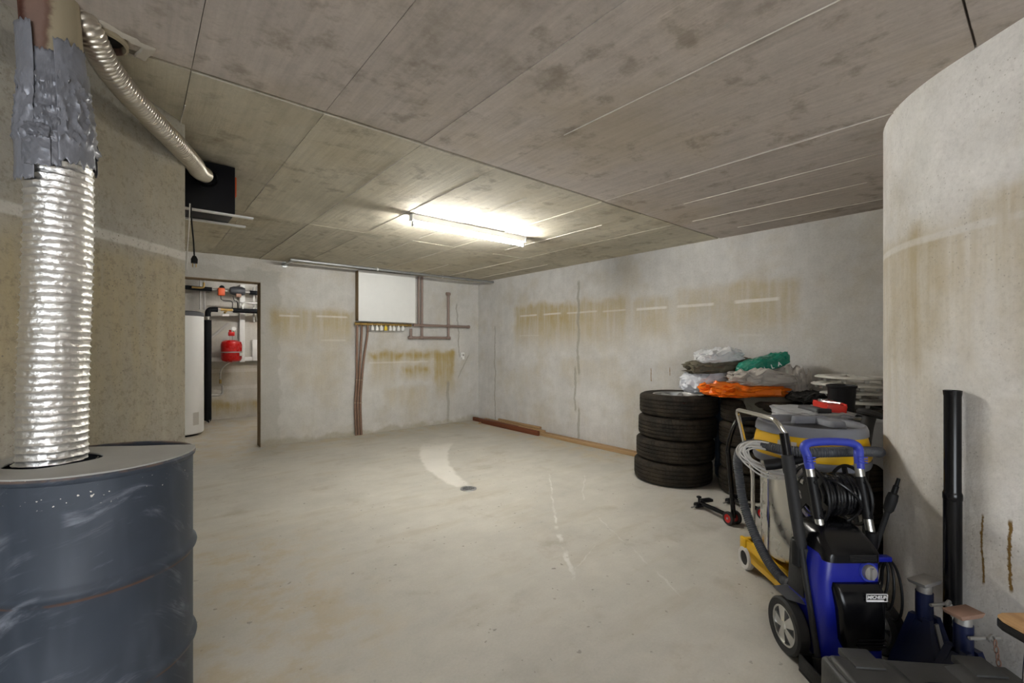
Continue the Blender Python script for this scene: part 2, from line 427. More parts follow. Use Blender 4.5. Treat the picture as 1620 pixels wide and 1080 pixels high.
class MB:
    def __init__(s): s.v, s.f = [], []
    def add(s, vs, fs):
        o = len(s.v); s.v += [tuple(p) for p in vs]; s.f += [tuple(o + i for i in f) for f in fs]; return s
    def box(s, x0, x1, y0, y1, z0, z1):
        v = [(x, y, z) for z in (z0, z1) for y in (y0, y1) for x in (x0, x1)]
        return s.add(v, [(0, 2, 3, 1), (4, 5, 7, 6), (0, 1, 5, 4), (2, 6, 7, 3), (0, 4, 6, 2), (1, 3, 7, 5)])
    def hexa(s, v8):
        return s.add(v8, [(0, 3, 2, 1), (4, 5, 6, 7), (0, 1, 5, 4), (1, 2, 6, 5), (2, 3, 7, 6), (3, 0, 4, 7)])
    def prism(s, poly, z0, z1):
        n = len(poly)
        v = [(p[0], p[1], z0) for p in poly] + [(p[0], p[1], z1) for p in poly]
        return s.add(v, [tuple(range(n - 1, -1, -1)), tuple(range(n, 2 * n))] + [(i, (i + 1) % n, n + (i + 1) % n, n + i) for i in range(n)])
    def loft(s, loops, caps=True, closed=False):
        n = len(loops[0]); m = len(loops); v = [p for l in loops for p in l]; f = []
        for j in range(m if closed else m - 1):
            a, c = j * n, ((j + 1) % m) * n
            for i in range(n):
                f.append((a + i, a + (i + 1) % n, c + (i + 1) % n, c + i))
        if caps and not closed:
            f.append(tuple(range(n - 1, -1, -1))); f.append(tuple((m - 1) * n + i for i in range(n)))
        return s.add(v, f)
    def lathe(s, prof, n=32, axis='z', c=(0, 0, 0), closed=False):
        loops = []
        for r, h in prof:
            l = []
            for i in range(n):
                a = 2 * pi * i / n; p, q = r * cos(a), r * sin(a)
                if axis == 'z': l.append((c[0] + p, c[1] + q, c[2] + h))
                elif axis == 'x': l.append((c[0] + h, c[1] + p, c[2] + q))
                else: l.append((c[0] + q, c[1] + h, c[2] + p))
            loops.append(l)
        return s.loft(loops, caps=not closed, closed=closed)
    def tube(s, pts, r, n=10, closed=False, caps=True):
        pts = [Vector(p) for p in pts]; m = len(pts)
        rs = r if isinstance(r, (list, tuple)) else [r] * m
        T = []
        for i in range(m):
            a = pts[i - 1] if (i > 0 or closed) else pts[i]; c = pts[(i + 1) % m] if (i < m - 1 or closed) else pts[i]
            t = c - a; T.append(t.normalized() if t.length > 1e-9 else Vector((0, 0, 1)))
        up = Vector((0, 0, 1)) if abs(T[0].z) < .9 else Vector((1, 0, 0))
        N = (up - T[0] * up.dot(T[0])).normalized(); loops = []
        for i in range(m):
            N = (N - T[i] * N.dot(T[i]))
            N = N.normalized() if N.length > 1e-6 else T[i].orthogonal().normalized()
            Bn = T[i].cross(N)
            loops.append([pts[i] + (N * cos(2 * pi * k / n) + Bn * sin(2 * pi * k / n)) * rs[i] for k in range(n)])
        return s.loft(loops, caps=caps and not closed, closed=closed)
    def cyl(s, p0, p1, r, r1=None, n=16):
        return s.tube([p0, p1], [r, r if r1 is None else r1], n)
    def ball(s, c, r, n=14, sq=(1, 1, 1)):
        loops = []
        m = n // 2
        for j in range(m + 1):
            t = pi * (.02 + .96 * j / m) ; rr, zz = sin(t), -cos(t)
            loops.append([(c[0] + sq[0] * r * rr * cos(2 * pi * i / n), c[1] + sq[1] * r * rr * sin(2 * pi * i / n), c[2] + sq[2] * r * zz) for i in range(n)])
        return s.loft(loops)
    def build(s, name, mat, parent=None, loc=None, rot=None, bevel=0, seg=2, smooth=35):
        me = bpy.data.meshes.new(name); me.from_pydata(s.v, [], s.f); me.validate()
        bm = bmesh.new(); bm.from_mesh(me)
        bmesh.ops.recalc_face_normals(bm, faces=bm.faces)
        if bevel:
            es = [e for e in bm.edges if len(e.link_faces) == 2 and e.calc_face_angle(0) > radians(28)]
            bmesh.ops.bevel(bm, geom=es, offset=bevel, segments=seg, affect='EDGES', profile=.5, clamp_overlap=True)
        bm.to_mesh(me); bm.free()
        if smooth:
            me.shade_smooth(); me.set_sharp_from_angle(angle=radians(smooth))
        me.materials.append(MATS[mat] if isinstance(mat, str) else mat)
        o = bpy.data.objects.new(name, me); COL.objects.link(o)
        if parent is not None: o.parent = parent
        if loc is not None: o.location = loc
        if rot is not None: o.rotation_euler = rot
        return o

def rrect(hx0, hx1, y0, y1, r, z, n=5, front_bulge=0.0):
    """rounded rectangle loop, x in [hx0,hx1]"""
    out = []
    for (cx, cy, a0) in ((hx1 - r, y1 - r, 0), (hx0 + r, y1 - r, 90), (hx0 + r, y0 + r, 180), (hx1 - r, y0 + r, 270)):
        for k in range(n):
            a = radians(a0 + 90 * k / (n - 1)); out.append((cx + r * cos(a), cy + r * sin(a), z))
    return out

def tag(o, label, cat, group=None):
    o['label'] = label; o['category'] = cat
    if group: o['group'] = group
    return o
def struct(o, label=None):
    o['kind'] = 'structure'
    if label: o['label'] = label
    return o
def thing(name, label, cat, X, D, z=0.0, rz=0.0, group=None):
    """an Empty at the thing's base, placed in the passage frame"""
    o = bpy.data.objects.new(name, None); COL.objects.link(o)
    o.empty_display_size = .05
    o.location = P(X, D, z); o.rotation_euler = (0, 0, -YAW + rz)
    return tag(o, label, cat, group)
def thing_room(name, label, cat, loc, rz=0.0, group=None):
    o = bpy.data.objects.new(name, None); COL.objects.link(o)
    o.empty_display_size = .05; o.location = loc; o.rotation_euler = (0, 0, rz)
    return tag(o, label, cat, group)
def copy_tree(o, parent=None):
    c = o.copy(); COL.objects.link(c)
    if parent is not None: c.parent = parent
    for ch in [q for q in bpy.data.objects if q.parent == o]: copy_tree(ch, c)
    return c

# ---------------------------------------------------------------- the setting
H = 2.40
struct(MB().box(-9.6, .6, -11.5, 3.4, -.12, 0).build('floor', M_floor), 'dusty grey concrete floor with a pale repair strip')
ceil = struct(MB().box(-9.6, .6, -11.5, 3.4, H + .014, H + .16).build('ceiling', 'groove_dark'), 'raw concrete ceiling with board-formwork panel joints')
PW, PL = .515, 2.09
panel_mesh = None
rows = [(0.0, -2.16), (-2.163, -4.250), (-4.272, -6.28), (-6.285, -8.37), (-8.375, -10.46)]
for ri, (ya, yb) in enumerate(rows):
    for k in range(18):
        x1 = .0 if k == 0 else -.33 - PW * (k - 1); x0 = -.33 - PW * k
        if k == 0: x1, x0 = .05, -.33
        cx, cy = (x0 + x1) / 2, (ya + yb) / 2
        d = P(0, 0); rel = Vector((cx - CAM[0], cy - CAM[1]))
        X, D = rel.x * CY - rel.y * SY, rel.x * SY + rel.y * CY
        if D < 1.0 and abs(X) > 2.6: continue
        hx, hy = (x1 - x0) / 2 - .0012, (ya - yb) / 2 - .0012
        dz = random.uniform(-.004, .002)
        pb = MB().box(-hx, hx, -hy, hy, 0, .03).build('panel', M_ceil_far if ri < 2 else M_ceil, ceil, (cx, cy, H + dz), smooth=0)
# pale fins of cement paste left along the panel joints
for k in range(0, 10):
    for (ya, yb) in rows[:4]:
        if random.random() < .28: continue
        L = (ya - yb) * random.uniform(.45, .95); y0 = yb + random.uniform(0, (ya - yb) - L)
        xj = -.33 - PW * k
        pts = [(xj + random.uniform(-.0025, .0025), y0 + L * t / 14, 0) for t in range(15)]
        mb = MB()
        ws = [max(.0008, .003 * random.random() ** 1.5) for _ in pts]
        mb.loft([[(p[0] - w, p[1], H - .004), (p[0] + w, p[1], H - .004), (p[0] + w * .6, p[1], H - .0085), (p[0] - w * .6, p[1], H - .0085)] for p, w in zip(pts, ws)])
        mb.build('joint_ridge', 'joint_pale', ceil, smooth=0)

# back wall with the doorway to the boiler room
w = MB().box(-6.2, -4.36, 0, .2, 0, H + .02).box(-4.36, -3.40, 0, .2, 2.10, H + .02).box(-3.40, .2, 0, .2, 0, H + .02)
struct(w.build('wall_back', M_back, smooth=0), 'stained grey concrete back wall with a doorway')
struct(MB().box(0, .2, -7.2, 0, 0, H + .02).build('wall_right', M_right, smooth=0), 'long grey concrete wall with ochre formwork stains')
struct(MB().box(-6.2, -6.0, -5.6, 0, 0, H + .02).build('wall_left', M_plain, smooth=0))
# boiler room shell
struct(MB().box(-5.2, -1.6, 2.90, 3.1, 0, H + .02).build('wall_boiler_back', M_boiler, smooth=0), 'concrete wall of the boiler room seen through the doorway')
struct(MB().box(-5.2, -5.0, .2, 2.9, 0, H + .02).build('wall_boiler_left', M_plain, smooth=0))
struct(MB().box(-1.8, -1.6, .2, 2.9, 0, H + .02).build('wall_boiler_right', M_plain, smooth=0))
struct(MB().box(-3.402, -3.394, .002, .198, 0, 2.10).box(-4.362, -4.354, .002, .198, 0, 2.10).box(-4.36, -3.40, .002, .198, 2.094, 2.102).build('trim_1', 'wood_side', smooth=0), 'brown lining of the doorway reveal')
# passage walls (built in the passage frame)
PR = (0, 0, -YAW)
def passage_struct(mb, name, mat, label=None, smooth=0):
    return struct(mb.build(name, mat, None, P(0, 0, 0), PR, smooth=smooth), label)
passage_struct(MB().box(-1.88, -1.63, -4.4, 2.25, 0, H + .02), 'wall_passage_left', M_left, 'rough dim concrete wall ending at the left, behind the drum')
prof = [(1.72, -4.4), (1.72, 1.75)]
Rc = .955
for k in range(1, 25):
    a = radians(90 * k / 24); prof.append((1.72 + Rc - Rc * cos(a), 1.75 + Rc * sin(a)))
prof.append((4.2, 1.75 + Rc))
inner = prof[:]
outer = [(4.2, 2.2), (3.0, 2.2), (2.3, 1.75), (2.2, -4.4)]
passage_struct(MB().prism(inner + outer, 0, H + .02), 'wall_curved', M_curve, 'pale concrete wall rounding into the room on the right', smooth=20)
passage_struct(MB().box(-1.63, 1.72, -3.7, -3.5, 2.22, H + .02), 'wall_passage_end', M_plain, 'concrete lintel over the open garage entrance')

# ---------------------------------------------------------------- fluorescent lamps
def batten(label, loc, rz, glow, light=True):
    t = thing_room('fluorescent_lamp', label, 'lamp', loc, rz, 'fluorescent battens')
    hs = MB().hexa([(-.625, -.030, 0), (.625, -.030, 0), (.625, .030, 0), (-.625, .030, 0), (-.625, -.030, -.012), (.625, -.030, -.012), (.625, .030, -.012), (-.625, .030, -.012)])
    hs.hexa([(-.625, -.030, -.012), (.625, -.030, -.012), (.625, .030, -.012), (-.625, .030, -.012), (-.625, -.022, -.052), (.625, -.022, -.052), (.625, .022, -.052), (-.625, .022, -.052)])
    hs.build('housing', 'lamp_white', t, smooth=0)
    for s in (-1, 1):
        MB().box(s * .625 - .008, s * .625 + .008, -.033, .033, -.056, .001).build('end_cap', 'lamp_white', t, bevel=.003)
        MB().box(s * .612 - .006, s * .612 + .006, -.012, .012, -.100, -.050).build('tube_holder', 'lamp_white', t, bevel=.003)
    MB().cyl((-.604, 0, -.080), (.604, 0, -.080), .014, n=14).build('tube', glow, t)
    return t
batten('lit white fluorescent tube lamp on the concrete ceiling', (-2.225, -3.03, H - .004), 0, 'tube_glow')
batten('white fluorescent tube lamp on the ceiling of the entrance passage', P(.25, -1.5, H - .008), radians(90) - YAW, 'tube_glow_passage')
batten('white fluorescent tube lamp on the boiler room ceiling', (-2.7, 1.35, H + .012), 0, 'tube_glow_boiler')

# ---------------------------------------------------------------- oil drum, lid sheet, foil tube, rusty pipe
R, DH = .262, .934
prof = [(0, .012), (R - .012, .012), (R - .006, 0), (R, .004), (R, .022), (R - .006, .03), (R - .006, .10)]
def ring(z):
    return [(R - .006, z - .026), (R - .003, z - .018), (R + .004, z - .008), (R + .006, z), (R + .004, z + .008), (R - .003, z + .018), (R - .006, z + .026)]
prof += ring(.292) + [(R - .006, .45)] + ring(.610) + [(R - .006, .76), (R - .006, DH - .020), (R, DH - .014), (R + .002, DH - .006), (R - .001, DH), (R - .008, DH - .002), (R - .011, DH - .014), (R - .012, .30), (0, .30)]
drum = tag(MB().lathe(prof, 96).build('oil_drum', 'drum_paint', None, P(-1.352, 1.47, 0), PR), 'scuffed dark blue-grey steel drum standing at the left wall', 'drum')
random.seed(3)
# cut sheet lying on the drum, with a hole round the tube
tcx, tcy, hr = -.078, -.055, .104
outer_l, inner_l = [], []
N = 96
for i in range(N):
    a = 2 * pi * i / N
    r = R * (1.0 + .012 * noise.noise((cos(a) * 2, sin(a) * 2, 5)))
    x, y = r * cos(a), r * sin(a)
    y = min(y, .150 + .10 * x)               # straight cut at the back
    outer_l.append((x, y))
    inner_l.append((tcx + (hr + .012 * sin(3 * a)) * cos(a) - (.02 if cos(a) < -.3 else 0), tcy + hr * sin(a)))
loops = []
for z0, z1 in ((DH + .001, DH + .0055),):
    loops = [[(x, y, z0) for x, y in inner_l], [(x, y, z0) for x, y in outer_l], [(x, y, z1 + .002 * noise.noise((x * 9, y * 9, 1))) for x, y in outer_l], [(x, y, z1) for x, y in inner_l]]
tag(MB().loft(loops, closed=True).build('drum_lid', 'drum_lid', None, P(-1.352, 1.47, 0), PR), 'grey cut metal sheet lying on top of the drum', 'lid')

tube = thing('foil_duct', 'crinkled silver foil duct rising from the drum to the ceiling pipe', 'duct', -1.440, 1.415, .934)
# axis of the duct (local): bends gently
axis = spline([(0, 0, .002), (.004, 0, .25), (.016, .0, .55), (.022, .0, .80), (.018, .0, 1.00), (.005, .005, 1.2), (-.022, .01, 1.47)], 12)
def ax(z):
    for a, c in zip(axis, axis[1:]):
        if a.z <= z <= c.z: return a.lerp(c, (z - a.z) / max(1e-6, c.z - a.z))
    return axis[-1]
pitch = .0225; zt = 1.02
loops = []; nr = int(zt / pitch * 8); na = 112
for j in range(nr + 1):
    z = .002 + zt * j / nr; ph = (z / pitch) % 1.0
    rb = .083 + .0035 * (1 - z / zt)
    prof_r = -.0062 * abs(sin(pi * ph)) ** .45
    c = ax(z); l = []
    for i in range(na):
        a = 2 * pi * i / na
        q = Vector((cos(a) * 7, sin(a) * 7, z * 60))
        jit = .0014 * noise.noise(q * 1.7) + .0010 * noise.noise(q * 4)
        zz = z + .003 * noise.noise((cos(a) * 3, sin(a) * 3, z * 14))
        r = rb + prof_r + jit
        l.append((c.x + r * cos(a), c.y + r * sin(a), zz))
    loops.append(l)
MB().loft(loops, caps=False).build('foil_sleeve', 'foil', tube, smooth=28)
# silver duct tape wrapped round the joint
def tape_r(z):
    t = (z - .86) / (1.36 - .86)
    return .090 if t < .25 else .090 - .013 * min(1, (t - .25) / .30)
def strip(a0, a1, z0, z1, off, seed, jag=.01):
    m = MB(); nu, nv = 26, 40; g = []
    for j in range(nv + 1):
        row = []
        for i in range(nu + 1):
            a = radians(a0 + (a1 - a0) * i / nu)
            e0 = z0 + jag * noise.noise((i * .35, seed, 1)); e1 = z1 + jag * noise.noise((i * .35, seed, 7))
            z = e0 + (e1 - e0) * j / nv; c = ax(z)
            wr = 0.9 if .98 < z < 1.18 else .25
            q = Vector((a * 3, z * 26, seed))
            r = tape_r(z) + off + wr * (.009 * (1 - abs(noise.noise(q))) ** 5 + .004 * (1 - abs(noise.noise(q * 2.1 + Vector((3, 1, 2))))) ** 4)
            row.append(Vector((c.x + r * cos(a), c.y + r * sin(a), z)))
        g.append(row)
    vs = [p for r_ in g for p in r_]; W = nu + 1
    m.add(vs, [(j * W + i, j * W + i + 1, (j + 1) * W + i + 1, (j + 1) * W + i) for j in range(nv) for i in range(nu)])
    o = m.build('tape_strip', 'duct_tape', tube, smooth=40)
    s = o.modifiers.new('solid', 'SOLIDIFY'); s.thickness = .0012
strip(0, 360, .97, 1.24, .0, 1, .015)
strip(200, 240, .88, 1.31, .003, 2, .01); strip(236, 282, .855, 1.335, .005, 3, .012); strip(283, 318, .90, 1.255, .003, 4, .01)
strip(314, 372, .92, 1.30, .006, 5, .02); strip(262, 305, .895, 1.02, .007, 6, .008); strip(150, 205, .90, 1.27, .003, 8, .02); strip(60, 150, .93, 1.22, .002, 9, .02)
c0, c1 = ax(1.14), ax(1.47)
pm = MB().tube([(c0.x, c0.y, 1.14), (c1.x, c1.y, 1.478)], .098, 40)
pipe_loc = tube.matrix_basis @ Vector((0, 0, 0))
tag(MB().tube([(0, 0, 0), (c1.x - c0.x, c1.y - c0.y, .340)], .071, 40).build('flue_pipe', 'rusty_pipe', None, P(-1.440 + c0.x, 1.415 + c0.y, .934 + 1.13), PR), 'rusty brown steel pipe above the taped foil duct', 'pipe')

# ---------------------------------------------------------------- flexible metal duct to the fan box
hole = thing('ceiling_sleeve', 'dark round hole with plaster rim in the ceiling', 'hole', -1.462, 1.60, H - .012)
MB().lathe([(.078, .010), (.080, -.012), (.072, -.016), (.066, -.006), (.066, .010)], 32, closed=True).build('sleeve_ring', 'rusty_pipe', hole)
MB().lathe([(.0, .007), (.067, .007), (.067, .009), (0, .009)], 32).build('hole_disc', 'dark_void', hole)
pl = []
for i in range(40):
    a = 2 * pi * i / 40; r = .105 + .035 * noise.noise((cos(a) * 2, sin(a) * 2, 2)) + (.05 if 20 < math.degrees(a) < 80 else 0)
    pl.append((r * cos(a), max(-.10, r * sin(a))))
loops = [[(x * .72, y * .72, .008) for x, y in pl], [(x, y, .0105) for x, y in pl], [(x * .96, y * .96, .007) for x, y in pl], [(x * .75, y * .75, .001) for x, y in pl]]
MB().loft(loops, closed=True).build('plaster_rim', 'plaster', hole, smooth=60)
dpts = spline([(-1.44, 1.50, 2.395), (-1.425, 1.52, 2.355), (-1.45, 1.61, 2.305), (-1.480, 1.73, 2.276), (-1.525, 1.92, 2.255), (-1.555, 2.08, 2.235), (-1.635, 2.315, 2.235), (-1.73, 2.49, 2.262), (-1.79, 2.63, 2.292)], 40)
rs = [.0485 + .0028 * (sin(i * 2 * pi / 4.5)) for i in range(len(dpts))]
# resample evenly so that the corrugation has an even pitch
acc = [0]
for a, c in zip(dpts, dpts[1:]): acc.append(acc[-1] + (c - a).length)
Ltot = acc[-1]; step = .0022; pts2 = []; rs2 = []; k = 0
for i in range(int(Ltot / step)):
    s_ = i * step
    while acc[k + 1] < s_: k += 1
    pts2.append(dpts[k].lerp(dpts[k + 1], (s_ - acc[k]) / (acc[k + 1] - acc[k])))
    rs2.append(.0385 + .0055 * abs(sin(pi * s_ / .0145)))
tag(MB().tube([p - Vector((-1.6, 2.0, 0)) for p in pts2], rs2, 28).build('metal_hose', 'duct_metal', None, P(-1.6, 2.0, 0), PR, smooth=60), 'ribbed metal ventilation hose from the ceiling hole to the black box', 'hose')

fx = P(-1.696, 2.765)
fan = thing_room('fan_box', 'black ventilation box hung under the ceiling beside the wall end', 'ventilation box', (fx.x, fx.y, 2.09))
MB().box(-.42, 0, 0, .34, .012, .298).build('casing', 'box_black', fan, bevel=.004)
MB().box(-.006, .012, .03, .12, .13, .25).build('switch_box', 'orange_plastic', fan, bevel=.003)
for y in (.0, .26):
    MB().box(-.44, .10, y, y + .03, 0, .011).build('mounting_rail', 'white_paint', fan, bevel=.002)
for y in (.03, .30):
    MB().box(-.40, -.397, y, y + .012, .0, .31).build('hanger_strap', 'bare_steel', fan, smooth=0)
MB().lathe([(.052, -.03), (.060, -.002), (.060, .001), (.052, .001)], 28, 'y', (-.148, 0, .205), closed=True).build('spigot', 'black_metal', fan)
pc = MB().tube(spline([(-.345, -.01, .01), (-.34, -.012, -.06), (-.335, -.012, -.14), (-.330, -.012, -.24)], 6), .0038, 8)
fp = P(-1.81, 2.53)
cord = bpy.data.objects.new('power_cord', None); COL.objects.link(cord); cord.parent = fan; cord.location = (fp.x + .02 - fx.x, fp.y - fx.y, 1.74 - 2.09)
lx = 0
MB().tube(spline([(-.012, 0, .352), (-.008, 0, .25), (.0, 0, .15), (.004, 0, .062)], 6), .0038, 8).build('cable', 'black_plastic', cord)
MB().loft([rrect(-.011, .019, -.010, .010, .004, .022), rrect(-.012, .020, -.011, .011, .004, .045), rrect(-.004, .012, -.006, .006, .003, .064)]).build('plug', 'black_plastic', cord)
for s in (-.004, .012): MB().cyl((s, 0, .0), (s, 0, .024), .0022, n=8).build('pin', 'brass', cord)
MB().tube(spline([(0, 0, .33), (-.004, 0, .2), (-.012, 0, .06), (-.016, 0, -.04)], 6), .003, 8).build('white_cable', 'white_plastic', fan, (fp.x + .002 - fx.x, fp.y - .02 - fx.y, 1.76 - 2.09))

# ---------------------------------------------------------------- back wall installations
cab = thing_room('manifold_cabinet', 'white metal heating cabinet high on the back wall', 'cabinet', (-1.735, 0, 1.645))
MB().box(-.448, .448, -.115, -.002, .012, .725).build('body', 'wood_side', cab, bevel=.002)
MB().box(-.448, .448, -.128, -.114, 0, .735).build('door', 'white_paint', cab, bevel=.004)
mf = thing_room('heating_manifold', 'brass heating manifold with white valve caps under the cabinet', 'manifold', (-1.735, -.075, 1.585))
MB().cyl((-.47, 0, .025), (.40, 0, .025), .019, n=16).build('bar', 'brass', mf)
for x in (-.47, -.40, -.30, .33, .39): MB().lathe([(.018, -.012), (.026, -.010), (.026, .010), (.018, .012)], 6, 'x', (x, 0, .025)).build('union_nut', 'brass', mf)
for i, x in enumerate((-.225, -.158, -.089, -.020, .050, .111, .183, .256)):
    c = MB().lathe([(.010, .010), (.012, -.004), (.023, -.012), (.026, -.056), (.020, -.066), (0.001, -.066)], 16, c=(x, -.012, 0)).build('valve_cap', 'yellow_cap' if i == 3 else 'white_plastic', mf)
    MB().cyl((x, -.012, .0), (x, -.012, .05), .0065, n=10).build('stem', 'brass', mf)
for i, (xa, xm) in enumerate(((-2.172, -2.176), (-2.105, -2.138), (-2.02, -2.10))):
    pts = spline([(xa, -.05, 1.60), (xa - .003, -.048, 1.45), (xm + (xa - xm) * .35, -.04, 1.10), (xm, -.035, .80), (xm - .02, -.034, .50), (xm - .015, -.034, .2), (xm - .004, -.034, 0.002)], 8)
    base = Vector((xm, -.035, 0))
    tag(MB().tube([p - base for p in pts], .0165, 12).build('heating_pipe', 'copper_pipe', None, base), ('leftmost', 'middle', 'rightmost')[i] + ' of three brown heating pipes running down to the floor', 'pipe', 'brown heating pipes')
for z in (.80, .47):
    xm = -2.138 if z > .6 else -2.157
    loop = [(xm + .066 * cos(a), -.035 + .024 * sin(a), z + .004 * sin(2 * a)) for a in [2 * pi * i / 24 for i in range(24)]]
    tag(MB().tube([Vector(p) - Vector((xm, -.035, z)) for p in loop], .003, 6, closed=True).build('pipe_tie', 'cardboard', None, (xm, -.035, z)), ('upper' if z > .6 else 'lower') + ' tie round the bundle of brown heating pipes', 'tie', 'pipe ties')

bp = thing_room('brown_pipework', 'brown plastic pipes beside the white cabinet on the back wall', 'pipes', (-.9, -.05, 1.4))
def seg(name, a, c, r=.021):
    o = Vector((-.9, -.05, 1.4))
    return MB().cyl(Vector(a) - o, Vector(c) - o, r, n=14).build(name, 'brown_pipe', bp)
seg('vertical_pipe', (-1.19, -.045, 1.63), (-1.19, -.045, 2.39), .017); seg('vertical_pipe', (-1.135, -.05, 1.42), (-1.135, -.05, 2.39))
seg('horizontal_pipe', (-1.30, -.075, 1.615), (-.24, -.05, 1.615)); seg('horizontal_pipe', (-1.33, -.05, 1.42), (-.64, -.05, 1.42))
seg('vertical_pipe', (-.645, -.05, 1.42), (-.645, -.05, 2.15)); seg('drop_pipe', (-1.33, -.06, 1.42), (-1.33, -.06, 1.56))
seg('wall_stub', (-.645, -.06, 2.15), (-.645, -.002, 2.15), .024); seg('wall_stub', (-.24, -.06, 1.615), (-.24, -.002, 1.615), .024)
for (x, z) in ((-1.135, 1.42), (-1.135, 1.615), (-.645, 1.42), (-1.33, 1.42), (-.645, 1.615), (-.645, 2.15), (-.24, 1.615)):
    o = Vector((-.9, -.05, 1.4)); c = Vector((x, -.052, z)) - o
    MB().ball(c, .028, 14).build('fitting', 'brown_pipe', bp)
    MB().cyl(c + Vector((-.04 if x < -.3 else -.02, 0, 0)), c + Vector((.03 if x < -.3 else .015, 0, 0)), .026, n=14).build('coupling', 'brown_pipe', bp)

cd = thing_room('steel_conduit', 'long galvanised steel pipe running under the ceiling along the back wall', 'pipe', (-1.5, -.42, 2.36))
MB().tube(spline([(-1.62, .42, 0), (-1.62, .10, 0), (-1.61, .03, 0), (-1.58, .005, 0), (-1.52, 0, 0), (0, 0, 0), (1.495, -.02, 0)], 8), .0175, 14).build('pipe_run', 'galvanised', cd)
for x in (-1.45, .0, 1.0): MB().cyl((x - .025, 0, 0), (x + .025, 0, 0), .023, n=14).build('coupling', 'galvanised', cd)
for x in (-.53, .52):
    MB().cyl((x, 0, .0), (x, 0, .038), .004, n=8).build('hanger_rod', 'bare_steel', cd)
    MB().lathe([(.018, -.009), (.022, -.009), (.022, .009), (.018, .009)], 18, 'x', (x, 0, 0), closed=True).build('clamp', 'white_plastic', cd)
MB().lathe([(.0, 0), (.04, 0), (.04, .006), (.0, .006)], 20, 'y', (-1.62, .413, 0)).build('wall_flange', 'galvanised', cd)

so = thing_room('wall_socket', 'small white wall socket near the room corner', 'socket', (-.342, 0, 1.09))
MB().box(-.036, .036, -.022, 0, .0, .085).build('plate', 'white_plastic', so, bevel=.006)
MB().box(-.012, .030, -.034, -.0, -.030, .004).build('lower_box', 'white_plastic', so, bevel=.004)
MB().lathe([(.0, .001), (.022, .001), (.024, -.004), (.0, -.004)], 20, 'y', (0, -.022, .048)).build('insert', 'cable_grey', so)
MB().box(.008, .016, -.030, -.02, .028, .056).build('slot', 'black_plastic', so)

# ---------------------------------------------------------------- boiler room
hw = thing_room('hot_water_tank', 'tall white hot-water tank with grey lid in the boiler room', 'water tank', (-4.13, 1.62, 0))
MB().lathe([(0, .03), (.27, .03), (.285, .045), (.285, 1.72), (0, 1.72)], 48).build('casing', 'tank_white', hw)
MB().lathe([(0, 1.79), (.24, 1.79), (.285, 1.775), (.290, 1.722), (0, 1.722)], 48).build('lid', 'dark_grey_plastic', hw)
MB().lathe([(0, 0), (.22, 0), (.22, .032), (0, .032)], 40).build('foot', 'black_plastic', hw)
a0 = radians(-62)
st = MB()
g = [[(.2862 * cos(a0 + radians(18) * i / 6), .2862 * sin(a0 + radians(18) * i / 6), z) for i in range(7)] for z in (.16, .34)]
st.add(g[0] + g[1], [(i, i + 1, 8 + i, 7 + i) for i in range(6)]).build('sticker', 'cable_grey', hw)
pipe = thing_room('insulated_pipe', 'thick black insulated pipe standing beside the white tank', 'pipe', (-3.70, 2.55, 0))
MB().tube([(0, 0, .06), (0, 0, 1.72)], .052, 16).build('insulation', 'insulation', pipe)
MB().tube([(-.02, 0, .04), (0, 0, .06), (0, 0, .05)], .05, 16).build('lower_end', 'insulation', pipe)
MB().tube(spline([(0, 0, 1.78), (0, 0, 1.84), (.02, 0, 1.885), (.06, 0, 1.90), (.14, 0, 1.90)], 6), .042, 14).build('elbow', 'insulation', pipe)
MB().cyl((0, 0, 1.71), (0, 0, 1.80), .026, n=12).build('coupling', 'steel', pipe)
MB().cyl((0, 0, 0), (0, 0, .07), .03, n=12).build('riser', 'steel', pipe)
MB().tube(spline([(.05, 0, .46), (.16, 0, .46), (.19, 0, .47), (.205, 0, .50), (.205, 0, .62)], 6), .016, 10).build('branch', 'bare_steel', pipe)

up = thing_room('upper_pipe_line', 'black insulated pipe line with pump at the top of the boiler room wall', 'pipe line', (-3.5, 2.6, 2.24))
MB().cyl((-.75, 0, .01), (-.14, 0, .0), .034, n=14).build('insulation', 'insulation', up)
MB().cyl((.42, 0, -.01), (1.4, 0, -.01), .036, n=14).build('insulation', 'insulation', up)
MB().cyl((-.18, 0, 0), (.45, 0, -.01), .018, n=12).build('pipe', 'bare_steel', up)
MB().box(-.06, .04, -.09, -.01, -.10, .03).build('actuator', 'orange_plastic', up, bevel=.012)
MB().ball((.0, -.04, .035), .042, 14).build('valve_cap', 'black_plastic', up)
pb = MB(); pb.lathe([(.0, -.13), (.055, -.12), (.075, -.07), (.078, .05), (.06, .10), (0, .11)], 24, 'x', (.24, -.02, 0))
pb.build('pump_body', 'dark_grey_plastic', up)
MB().box(.20, .28, -.09, -.02, -.11, -.05).build('pump_terminal', 'rust_plate', up, bevel=.01)
MB().tube(spline([(-.42, -.05, .01), (-.30, -.05, .01), (-.26, -.05, .03), (-.255, -.05, .10)], 5), .016, 10).build('brass_elbow', 'brass', up)
for x0, x1 in ((-.02, .14), (.16, .22)):
    MB().tube(spline([(x0, -.05, -.10), (x0 + .02, -.05, -.17), (x1, -.05, -.19), (x1 + .01, -.05, -.31)], 6), .006, 6).build('wire', 'black_plastic', up)
MB().cyl((.02, -.03, -.19), (.36, -.03, -.20), .010, n=8).build('wire_tray', 'bare_steel', up)

